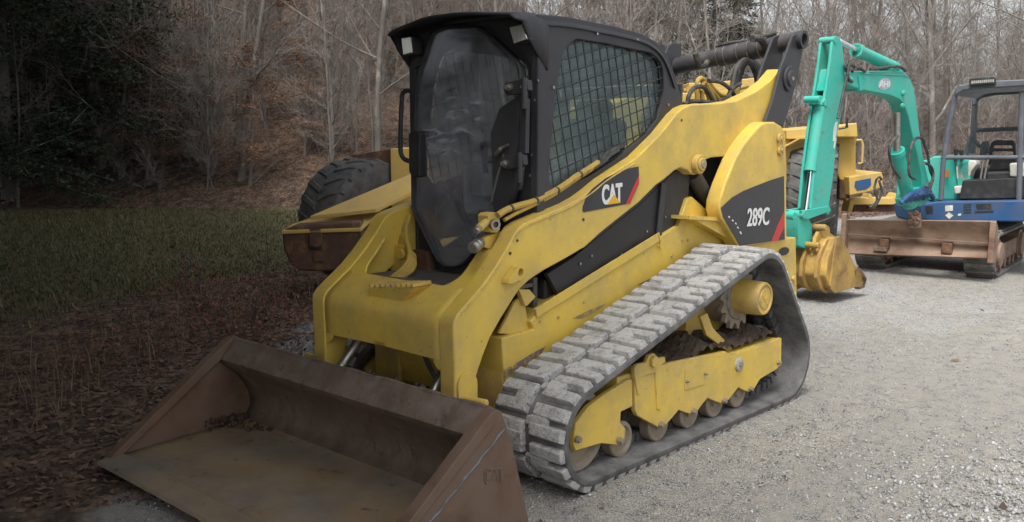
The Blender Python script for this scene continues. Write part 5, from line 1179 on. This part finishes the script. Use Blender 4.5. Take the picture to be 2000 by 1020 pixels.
dst = np.clip(0.66 + 0.85 * wob(DD * .9 + 4, LL2 * .9) - 0.75 * sst(1.25, 2.2, LL2) * sst(5.6, 4.2, DD) - 0.35 * sst(5.5, 8, DD), 0, 1)
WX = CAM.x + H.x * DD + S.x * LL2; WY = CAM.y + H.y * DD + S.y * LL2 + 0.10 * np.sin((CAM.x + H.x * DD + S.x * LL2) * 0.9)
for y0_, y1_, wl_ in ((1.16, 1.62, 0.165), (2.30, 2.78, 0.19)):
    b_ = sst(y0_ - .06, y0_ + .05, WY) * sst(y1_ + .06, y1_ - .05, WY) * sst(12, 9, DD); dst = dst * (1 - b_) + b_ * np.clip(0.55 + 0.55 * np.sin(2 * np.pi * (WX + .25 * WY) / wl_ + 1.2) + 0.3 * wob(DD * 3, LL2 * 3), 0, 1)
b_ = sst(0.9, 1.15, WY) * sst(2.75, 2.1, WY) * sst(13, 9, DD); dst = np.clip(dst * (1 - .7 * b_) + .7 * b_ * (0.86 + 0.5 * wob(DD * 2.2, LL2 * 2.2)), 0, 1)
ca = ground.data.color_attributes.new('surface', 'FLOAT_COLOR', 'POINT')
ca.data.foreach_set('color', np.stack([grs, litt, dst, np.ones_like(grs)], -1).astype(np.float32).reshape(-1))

def scatter_rot(n):
    q = nr.normal(size=(n, 4)); q /= np.linalg.norm(q, axis=1)[:, None]; a, b, c, d = q.T
    return np.stack([1 - 2 * (c * c + d * d), 2 * (b * c - a * d), 2 * (b * d + a * c), 2 * (b * c + a * d), 1 - 2 * (b * b + d * d), 2 * (c * d - a * b), 2 * (b * d - a * c), 2 * (c * d + a * b), 1 - 2 * (b * b + c * c)], -1).reshape(n, 3, 3)
def to_w(d, l, z): return np.stack([CAM.x + H.x * d + S.x * l, CAM.y + H.y * d + S.y * l, z], -1)
# loose crushed stone: a few irregular solids, many places
def stones(name, d, l, size, mat_):
    n = len(d); pts = np.array([[1, .1, 0], [-1, -.1, .1], [.1, .9, 0], [-.1, -.9, .1], [.35, .3, .62], [-.4, .2, .55], [.1, -.45, .6], [.3, -.2, -.6], [-.3, .3, -.6], [-.1, -.3, -.6]])
    tri = []
    bm = bmesh.new(); [bm.verts.new(p) for p in pts]; r_ = bmesh.ops.convex_hull(bm, input=bm.verts[:]); bm.verts.index_update(); tri = np.array([[v.index for v in f.verts] for f in bm.faces]); bm.free()
    R3 = scatter_rot(n); P = pts[None] * nr.uniform(0.7, 1.3, (n, len(pts), 1)) * size[:, None, None] * np.stack([np.ones(n), nr.uniform(.6, 1, n), nr.uniform(.5, .9, n)], -1)[:, None]
    P = np.einsum('nij,nkj->nki', R3, P); c = to_w(d, l, height(d, l) + size * 0.25); P += c[:, None]
    Fq = (tri[None] + np.arange(n)[:, None, None] * len(pts)).reshape(-1, 3)
    return np_mesh(name, P.reshape(-1, 3), Fq, mat_)
def stone_mat():
    m_, t, b, o = nodes('crushed_stone'); g = N(t, 'NewGeometry')
    c = mixc(t, g.outputs['Random Per Island'], (0.11, 0.115, 0.13), (0.54, 0.545, 0.555)); tc = N(t, 'TexCoord')
    t.links.new(mixc(t, rng_map(t, noise(t, tc.outputs['Object'], 40, 4), .4, .65), c, (0.28, 0.26, 0.23)), b.inputs['Base Color']); b.inputs['Roughness'].default_value = 0.85; return m_
SM = stone_mat()
n = 110000; d = 2.6 + 10.5 * nr.random(n) ** 1.4; l = nr.uniform(-0.42, 0.62, n) * d
dens = np.clip(0.16 + 0.5 * wob(d * 1.1 + 2, l * 1.1) + 1.5 * sst(1.2, 2.0, l) * sst(5.6, 4.0, d), 0.05, 1); wy_ = CAM.y + H.y * d + S.y * l; dens *= 1 - 0.7 * sst(0.9, 1.15, wy_) * sst(2.75, 2.1, wy_); keep = (nr.random(n) < dens) & (l > edge(d) - 0.2 * nr.random(n))
d, l = d[keep], l[keep]; sz = nr.uniform(0.004, 0.0105, len(d)) * (1 + 0.75 * sst(1.2, 2.0, l) * sst(5.6, 4.0, d))
tag(stones('loose_gravel', d, l, sz, SM), 'loose grey crushed stone lying over the yard', 'gravel', kind='stuff')
# fallen leaves, thick at the verge and a few blown over the gravel
def leafy_mat(name, a, b_, tr=0.25):
    m_, t, b, o = nodes(name); g = N(t, 'NewGeometry'); c = mixc(t, g.outputs['Random Per Island'], a, b_); t.links.new(c, b.inputs['Base Color']); b.inputs['Roughness'].default_value = 0.75
    return m_
def leaves(name, P0, size, mat_, flat=0.5):
    n = len(P0); pts = np.array([[-1, 0, .12], [0, -.55, -.05], [1, 0, .15], [0, .55, -.05]])
    R3 = scatter_rot(n); ang = nr.uniform(0, 6.28, n); Rz = np.zeros((n, 3, 3)); Rz[:, 0, 0] = np.cos(ang); Rz[:, 0, 1] = -np.sin(ang); Rz[:, 1, 0] = np.sin(ang); Rz[:, 1, 1] = np.cos(ang); Rz[:, 2, 2] = 1
    P = np.einsum('nij,kj->nki', Rz, pts) * (1 - flat) * 1.0 + np.einsum('nij,kj->nki', R3, pts) * flat
    P = P * size[:, None, None] + P0[:, None]
    return np_mesh(name, P.reshape(-1, 3), np.arange(4 * n).reshape(n, 4), mat_)
n = 26000; d = 4 + 17 * nr.random(n); l = edge(d) - nr.gamma(1.5, 1.0, n) + 0.5; k_ = (l > -0.62 * d - 1) & (height(d, l) < 0.6); d, l = d[k_], l[k_]
d2 = 3 + 12 * nr.random(420); l2 = edge(d2) + 0.2 + nr.gamma(1.2, 1.0, 420); d = np.concatenate([d, d2]); l = np.concatenate([l, l2])
tag(leaves('leaf_litter', to_w(d, l, height(d, l) + 0.012), nr.uniform(0.018, 0.042, len(d)), leafy_mat('dead_leaf', (0.055, 0.035, 0.025), (0.22, 0.13, 0.085)), 0.35), 'brown dead leaves strewn between the gravel and the grass', 'leaf litter', kind='stuff')
def blades(name, d, l, h_, w_, lean, mat_):
    n = len(d); base = to_w(d, l, height(d, l)); az = nr.uniform(0, 6.28, n); dv = np.stack([np.cos(az), np.sin(az), np.zeros(n)], -1); sv = np.stack([-np.sin(az), np.cos(az), np.zeros(n)], -1)
    ln = (lean * nr.random(n) * h_)[:, None]; P = np.empty((n, 5, 3)); up = np.array([0, 0, 1.0])
    P[:, 0] = base - sv * w_[:, None]; P[:, 1] = base + sv * w_[:, None]
    mid = base + up * (h_ * .6)[:, None] + dv * ln * .4; P[:, 2] = mid + sv * w_[:, None] * .7; P[:, 3] = mid - sv * w_[:, None] * .7; P[:, 4] = base + up * (h_ * .95)[:, None] + dv * ln
    i0 = np.arange(n)[:, None] * 5; Fq = np.concatenate([i0 + np.array([[0, 1, 2]]), i0 + np.array([[0, 2, 3]]), i0 + np.array([[3, 2, 4]])])
    return np_mesh(name, P.reshape(-1, 3), Fq, mat_)
n = 70000; d = 7 + 14 * nr.random(n) ** 0.9; l = nr.uniform(-0.62, 0.2, n) * d; g_ = edge(d) - l - 2.3 - 0.5 * wob(d, l); k_ = g_ > nr.random(n) * 0.8; d, l = d[k_], l[k_]
tag(blades('field_grass', d, l, nr.uniform(0.02, 0.075, len(d)) * (0.7 + 0.6 * np.clip(wob(d * 2, l * 2) + .4, 0, 1.4)), nr.uniform(0.004, 0.009, len(d)), 1.2, leafy_mat('grass_blade', (0.045, 0.055, 0.018), (0.21, 0.175, 0.085))), 'short rough grass of the field below the wood', 'grass', kind='stuff')
n = 700; d = 5.0 + 5 * nr.random(n); l = edge(d) - 0.3 - nr.gamma(2.2, 0.55, n); k_ = (l > -0.62 * d - 0.5); d, l = d[k_], l[k_]
tag(blades('dry_stalks', d, l, np.minimum(nr.gamma(2.2, 0.07, len(d)) + 0.03, 0.45), nr.uniform(0.002, 0.004, len(d)), 0.9, leafy_mat('dry_stalk', (0.10, 0.065, 0.04), (0.30, 0.22, 0.13))), 'tangle of dry brown weed stalks along the yard edge', 'weeds', kind='stuff')

# ================================================================== TREES
def bark(name, a, b_, light=None):
    m_, t, b, o = nodes(name); tc = N(t, 'TexCoord'); v = tc.outputs['Object']
    c = mixc(t, rng_map(t, noise(t, mapping(t, v, (6, 6, 1.2)), 4, 8, .7), .3, .7), a, b_)
    if light: c = mixc(t, rng_map(t, noise(t, mapping(t, v, (2, 2, 1)), 1.6, 6), .52, .62), c, light)
    oi = N(t, 'ObjectInfo'); c2 = mixc(t, rng_map(t, oi.outputs['Random'], 0, 1, 0, 0.45), c, (0.25, 0.215, 0.185)); t.links.new(c2, b.inputs['Base Color']); b.inputs['Roughness'].default_value = 0.9
    return m_
M['bark'] = bark('grey_bark', (0.10, 0.09, 0.08), (0.23, 0.21, 0.185), (0.33, 0.31, 0.28)); M['twig'] = bark('twig_bark', (0.19, 0.165, 0.145), (0.37, 0.335, 0.31))
M['briar'] = bark('briar_bark', (0.05, 0.03, 0.022), (0.14, 0.08, 0.06))
class Tubes:
    def __init__(s): s.V = []; s.F = []; s.n = 0
    def add(s, pts, rad, sides):
        pts = np.asarray(pts); m_ = len(pts); d = np.gradient(pts, axis=0); d /= np.linalg.norm(d, axis=1)[:, None] + 1e-9
        ref = np.array([0.3, 0.2, 1.0]) if abs(d[0, 2]) < 0.8 else np.array([1.0, 0.2, 0.1]); a = np.cross(d, ref); a /= np.linalg.norm(a, axis=1)[:, None] + 1e-9; b = np.cross(d, a)
        g = 2 * np.pi * np.arange(sides) / sides; P = pts[:, None] + (a[:, None] * np.cos(g)[None, :, None] + b[:, None] * np.sin(g)[None, :, None]) * np.asarray(rad)[:, None, None]
        i = np.arange(m_ - 1)[:, None] * sides; q = np.arange(sides)[None]; q2 = (q + 1) % sides
        s.V.append(P.reshape(-1, 3)); s.F.append((np.stack([i + q, i + q2, i + sides + q2, i + sides + q], -1).reshape(-1, 4)) + s.n); s.n += m_ * sides
    def arrays(s): return np.concatenate(s.V), np.concatenate(s.F)
def walk(r, p, d, L, n, wig, up):
    pts = [p]; d = d / np.linalg.norm(d)
    for i in range(n):
        d = d + r.normal(size=3) * wig + np.array([0, 0, up]); d /= np.linalg.norm(d); p = p + d * (L / n); pts.append(p)
    return np.array(pts)
def rdir(r, d, ang):
    a = np.cross(d, r.normal(size=3)); a /= np.linalg.norm(a); return d * math.cos(ang) + a * math.sin(ang)
def gen_tree(seed, Ht, r0, first, nlimb, fine=1.0, stems=1):
    r = np.random.default_rng(seed); tk, cr = Tubes(), Tubes()
    for s_ in range(stems):
        b0 = np.array([0, 0, -0.25]) + (r.normal(size=3) * [.25, .25, 0] if stems > 1 else 0); d0 = np.array([0, 0, 1.0]) + r.normal(size=3) * [0.05, 0.05, 0] * (4 if stems > 1 else 1)
        h_ = Ht * (r.uniform(.6, 1) if stems > 1 else 1); tr = walk(r, b0, d0, h_, 14, 0.035, 0.02); tt = np.linspace(0, 1, 15); rr = r0 * (1 - 0.86 * tt) * (1 + 0.5 * np.exp(-tt * 22)) / math.sqrt(stems); tk.add(tr, rr, 7)
        for i in range(nlimb):
            t = first + (0.97 - first) * (i + r.random()) / nlimb; j = min(13, int(t * 14)); p = tr[j] + (tr[j + 1] - tr[j]) * (t * 14 - j); L = h_ * r.uniform(.16, .36) * (1.15 - t * .6)
            d = rdir(r, np.array([0, 0, 1.0]), r.uniform(.5, 1.25)); rb = max(0.007, rr[j] * r.uniform(.25, .45)); lb = walk(r, p, d, L, 7, .09, .07); tk.add(lb, np.linspace(rb, rb * .25, 8), 5)
            for q in range(int(8 * fine)):
                k = r.integers(1, 7); sb = walk(r, lb[k], rdir(r, lb[k] - lb[k - 1], r.uniform(.4, 1.0)) if True else 0, L * r.uniform(.25, .55), 5, .16, .05); dn = (lb[k] - lb[k - 1]) / np.linalg.norm(lb[k] - lb[k - 1])
                sb = walk(r, lb[k], rdir(r, dn, r.uniform(.4, 1.0)), L * r.uniform(.25, .55), 5, .11, .06); rs = max(.0042, rb * .3); cr.add(sb, np.linspace(rs, rs * .4, 6), 3)
                for z in range(int(5 * fine)):
                    k2 = r.integers(1, 5); dn2 = (sb[k2] - sb[k2 - 1]) / np.linalg.norm(sb[k2] - sb[k2 - 1]); tw_ = walk(r, sb[k2], rdir(r, dn2, r.uniform(.4, 1.1)), L * r.uniform(.12, .3), 3, .14, .05); cr.add(tw_, [.0036, .003, .0024, .0016], 3)
    return tk.arrays(), cr.arrays()
def make_tree(name, arr, mats, parts=('trunk', 'crown')):
    root = thing(name, None, None)
    for (V_, F_), pn, m_ in zip(arr, parts, mats): o = np_mesh(pn, V_, F_, M[m_] if isinstance(m_, str) else m_, root, True)
    return root
def dup(root, loc, rz, sc, label, cat, group):
    r_ = root.copy(); COL.objects.link(r_); r_.location = loc; r_.rotation_euler = (0, 0, rz); r_.scale = (sc, sc, sc); tag(r_, label, cat, group)
    for c_ in root.children: d_ = c_.copy(); COL.objects.link(d_); d_.parent = r_
    return r_
def place(protos, spots, label, cat, group):
    used_ = set()
    for (d, l, sc) in spots:
        p = rng.choice(protos); z = float(height(d, l)); loc = DL(d, l, z - 0.05); rz = rng.random() * 6.28
        if p not in used_: used_.add(p); p.location = loc; p.rotation_euler = (0, 0, rz); p.scale = (sc, sc, sc); tag(p, label, cat, group)
        else: dup(p, loc, rz, sc, label, cat, group)
    for p in protos:
        if p not in used_:
            for c_ in list(p.children): bpy.data.objects.remove(c_)
            bpy.data.objects.remove(p)
def spots(n, d0, d1, lw, mind, pw=1.0, sc=(0.8, 1.2), lr=None):
    out = []; tries = 0
    while len(out) < n and tries < n * 60:
        tries += 1; d = d0 + (d1 - d0) * rng.random() ** pw; l = (rng.uniform(-lw, lw) * d) if lr is None else rng.uniform(*lr) * d
        if all((d - a) ** 2 + (l - b) ** 2 > mind * mind for a, b, _ in out): out.append((d, l, rng.uniform(*sc)))
    return out
tall = [make_tree('bare_tree', gen_tree(100 + i, rng.uniform(11, 15), rng.uniform(.05, .095), .14, 25, 1.1), ('bark', 'twig')) for i in range(6)]
place(tall, [q for q in spots(230, 22.3, 55, 0.66, 0.85, 1.1) if not (q[1] > 0.22 * q[0] and (q[0] > 36 or rng.random() < 0.35))], 'tall bare grey deciduous tree on the wooded slope', 'tree', 'bare trees on the wooded slope')
young = [make_tree('sapling', gen_tree(200 + i, rng.uniform(4, 7), .034, .10, 18, 1.1, st_), ('bark', 'twig')) for i, st_ in enumerate((1, 1, 2, 3))]
place(young, spots(165, 21.6, 42, 0.66, 0.6, 1.2), 'thin bare sapling in the undergrowth at the foot of the wood', 'sapling', 'saplings in the undergrowth')
brush = [make_tree('bare_shrub', gen_tree(300 + i, rng.uniform(1.2, 2.6), .014, .05, 9, 1.15, 6), ('twig', 'twig'), ('stems', 'crown')) for i in range(3)]
place(brush, spots(90, 21.2, 34, 0.66, 0.5, 1.1), 'low bare twiggy shrub along the edge of the wood', 'shrub', 'twiggy shrubs along the wood edge')
# beeches that kept their brown leaves
def beech(seed, Ht):
    a, b = gen_tree(seed, Ht, .05, .08, 16, 0.8); r = np.random.default_rng(seed); root = make_tree('beech_sapling', (a, b), ('bark', 'twig'), ('trunk', 'crown'))
    P = []
    for i in range(34):
        z = r.uniform(.12, .95) * Ht; ang = r.uniform(0, 6.28); R1 = (1.15 - z / Ht) * Ht * .34; dv = np.array([math.cos(ang), math.sin(ang), 0]); m_ = 90; t = r.random(m_) ** .7; P.append(np.stack([dv[0] * t * R1, dv[1] * t * R1, z + t * R1 * .12 - t * t * .15], -1) + r.normal(size=(m_, 3)) * [.14, .14, .045] * (.4 + t)[:, None])
    P = np.concatenate(P); o = leaves('foliage', P, r.uniform(.03, .055, len(P)), LEAFM, .3); o.parent = root
    return root
LEAFM = leafy_mat('clinging_brown_leaf', (0.14, 0.065, 0.032), (0.34, 0.185, 0.10))
bs_ = [beech(401, 3.6), beech(402, 4.6)]
place(bs_, [(22.0, -6.2, 1.0), (22.6, -7.4, 1.0), (23.5, -5.2, .9), (23.0, -9.0, 1.1), (25.5, -6.6, 1.2), (24.4, -10.4, 1.0), (24.5, -2.4, .9), (26, -12.5, 1.1), (25, 9.0, .6), (27, 3.4, .9), (28, 12.5, .8)], 'young beech still holding its rusty brown leaves, at the foot of the wood', 'beech sapling', 'young beeches with brown leaves')
# evergreens
NEED = leafy_mat('conifer_needles', (0.018, 0.03, 0.016), (0.06, 0.085, 0.04))
def conifer(seed, Ht, name='evergreen_tree'):
    r = np.random.default_rng(seed); tk = Tubes(); tr = walk(r, np.array([0, 0, -.2]), np.array([0, 0, 1.]), Ht, 10, .01, .02); tk.add(tr, np.linspace(Ht * .016, .02, 11), 7); P = []
    for i in range(int(Ht * 12)):
        t = r.uniform(.06, .98); z = t * Ht; R1 = (1 - t) ** .8 * Ht * .26 + .15; ang = r.uniform(0, 6.28); n_ = int(30 + R1 * 90); q = r.random(n_) ** .6; lb = np.array([[0, 0, z], [math.cos(ang) * R1, math.sin(ang) * R1, z - R1 * .22]]); tk.add(lb, [.02, .008], 4)
        P.append(lb[0] + (lb[1] - lb[0]) * q[:, None] + r.normal(size=(n_, 3)) * [.13, .13, .06] * (R1 * .5 + .3))
    V_, F_ = tk.arrays(); root = make_tree(name, ((V_, F_),), ('bark',), ('trunk',)); P = np.concatenate(P); o = leaves('crown', P, r.uniform(.04, .10, len(P)), NEED, .6); o.parent = root
    return root
# added evergreens out of view, placed to block sky and sun over the left
def shade_hemlock(seed, Ht, base, R0):
    r = np.random.default_rng(seed); tk = Tubes(); tr = walk(r, np.array([0, 0, -.2]), np.array([0, 0, 1.]), Ht, 10, .01, .02); tk.add(tr, np.linspace(.26, .03, 11), 9); P = []
    for i in range(190):
        t = (i + r.random()) / 190; z = base + t * (Ht - base); R1 = R0 * (1 - t) ** .55 * r.uniform(.75, 1.1) + .2; ang = r.uniform(0, 6.28); n_ = int(70 + R1 * 75); q = r.random(n_) ** .65
        lb = np.array([[0, 0, z], [math.cos(ang) * R1, math.sin(ang) * R1, z - R1 * .12]]); tk.add(lb, [.045, .012], 4)
        P.append(lb[0] + (lb[1] - lb[0]) * q[:, None] + r.normal(size=(n_, 3)) * [.32, .32, .10])
    V_, F_ = tk.arrays(); root = make_tree('evergreen_tree', ((V_, F_),), ('bark',), ('trunk',)); P = np.concatenate(P); o = leaves('crown', P, r.uniform(.10, .24, len(P)), NEED, .3); o.parent = root
    return root
hm = [shade_hemlock(601, 13, 4.0, 4.4), shade_hemlock(602, 15, 5.4, 4.6)]
for p_, sp_ in ((hm[0], [(1.0, -4.9, 1.0), (4.2, -5.2, 1.0), (7.2, -5.9, 1.0), (-2.5, -5.2, 1.0), (2.2, -3.2, .8), (4.6, -4.1, .88)]), (hm[1], [(10.5, -7.9, 1.0), (14.0, -10.2, 1.0), (7.5, -9.5, 1.0), (2.5, -8.5, 1.0), (18.0, -12.6, 1.1), (15.5, -14.0, 1.1), (11.5, -11.8, 1.0)])):
    place([p_], sp_, 'added out-of-view evergreen with overhanging limbs, shading the left of the yard', 'evergreen tree', 'added shade trees overhanging the left of the yard')
low = [conifer(611, 9), conifer(612, 11)]  # added beyond the view as well; dense boughs cut sideways sky light
place(low, [(1.0, -4.7, 1.0), (4.0, -6.0, .95), (7.0, -7.3, 1.0), (10.0, -8.7, 1.0), (13.0, -10.4, 1.0), (16.0, -12.1, 1.0), (19.0, -13.6, 1.0), (-2.0, -3.6, 1.0)], 'added out-of-view evergreen with boughs to the ground, blocking sky light from the left', 'evergreen tree', 'added low shade trees left of the yard')
# reddish brush at the yard edge behind the bucket
def briar(seed):
    r = np.random.default_rng(seed); (a, b) = gen_tree(seed, .8, .007, .05, 8, .7, 1); root = make_tree('bush', ((a[0] * [1.3, 1.3, 1], a[1]), (b[0] * [1.3, 1.3, 1], b[1])), ('briar', 'briar'), ('stems', 'crown'))
    P = r.normal(size=(420, 3)) * [.22, .22, .14] + [0, 0, .2]; P[:, 2] = np.abs(P[:, 2]); o = leaves('foliage', P, r.uniform(.012, .03, len(P)), REDL, .7); o.parent = root; return root
REDL = leafy_mat('reddish_leaf', (0.10, 0.035, 0.022), (0.30, 0.12, 0.075))
place([briar(701), briar(702)], [(7.2, -2.05, 1.0), (7.7, -2.4, .9), (8.3, -2.2, 1.0), (8.6, -2.9, 1.1), (7.0, -2.7, .8), (9.2, -2.4, 1.0), (6.6, -3.1, .8), (9.6, -3.4, 1.0)], 'low tangle of reddish brown briars at the edge of the gravel', 'bush', 'briars behind the bucket')
ev = [conifer(501, 9), conifer(502, 12)]
place(ev, [(29, 6.1, .62), (31, 7.2, .7), (36, 4.6, .9), (26, -15, 1.1), (28, -13.2, 1.2), (30, -17, 1.2), (27, -18, 1.1), (33, -15, 1.2), (22.6, -12.2, 1.0), (22.4, -14.6, 1.1), (24.0, -10.6, 1.0)], 'dark green evergreen tree among the bare trunks on the slope, left ones added for darkness', 'evergreen tree', 'evergreens on the slope')  # left-hand trees added; their dark needles stand in for shade on the wood
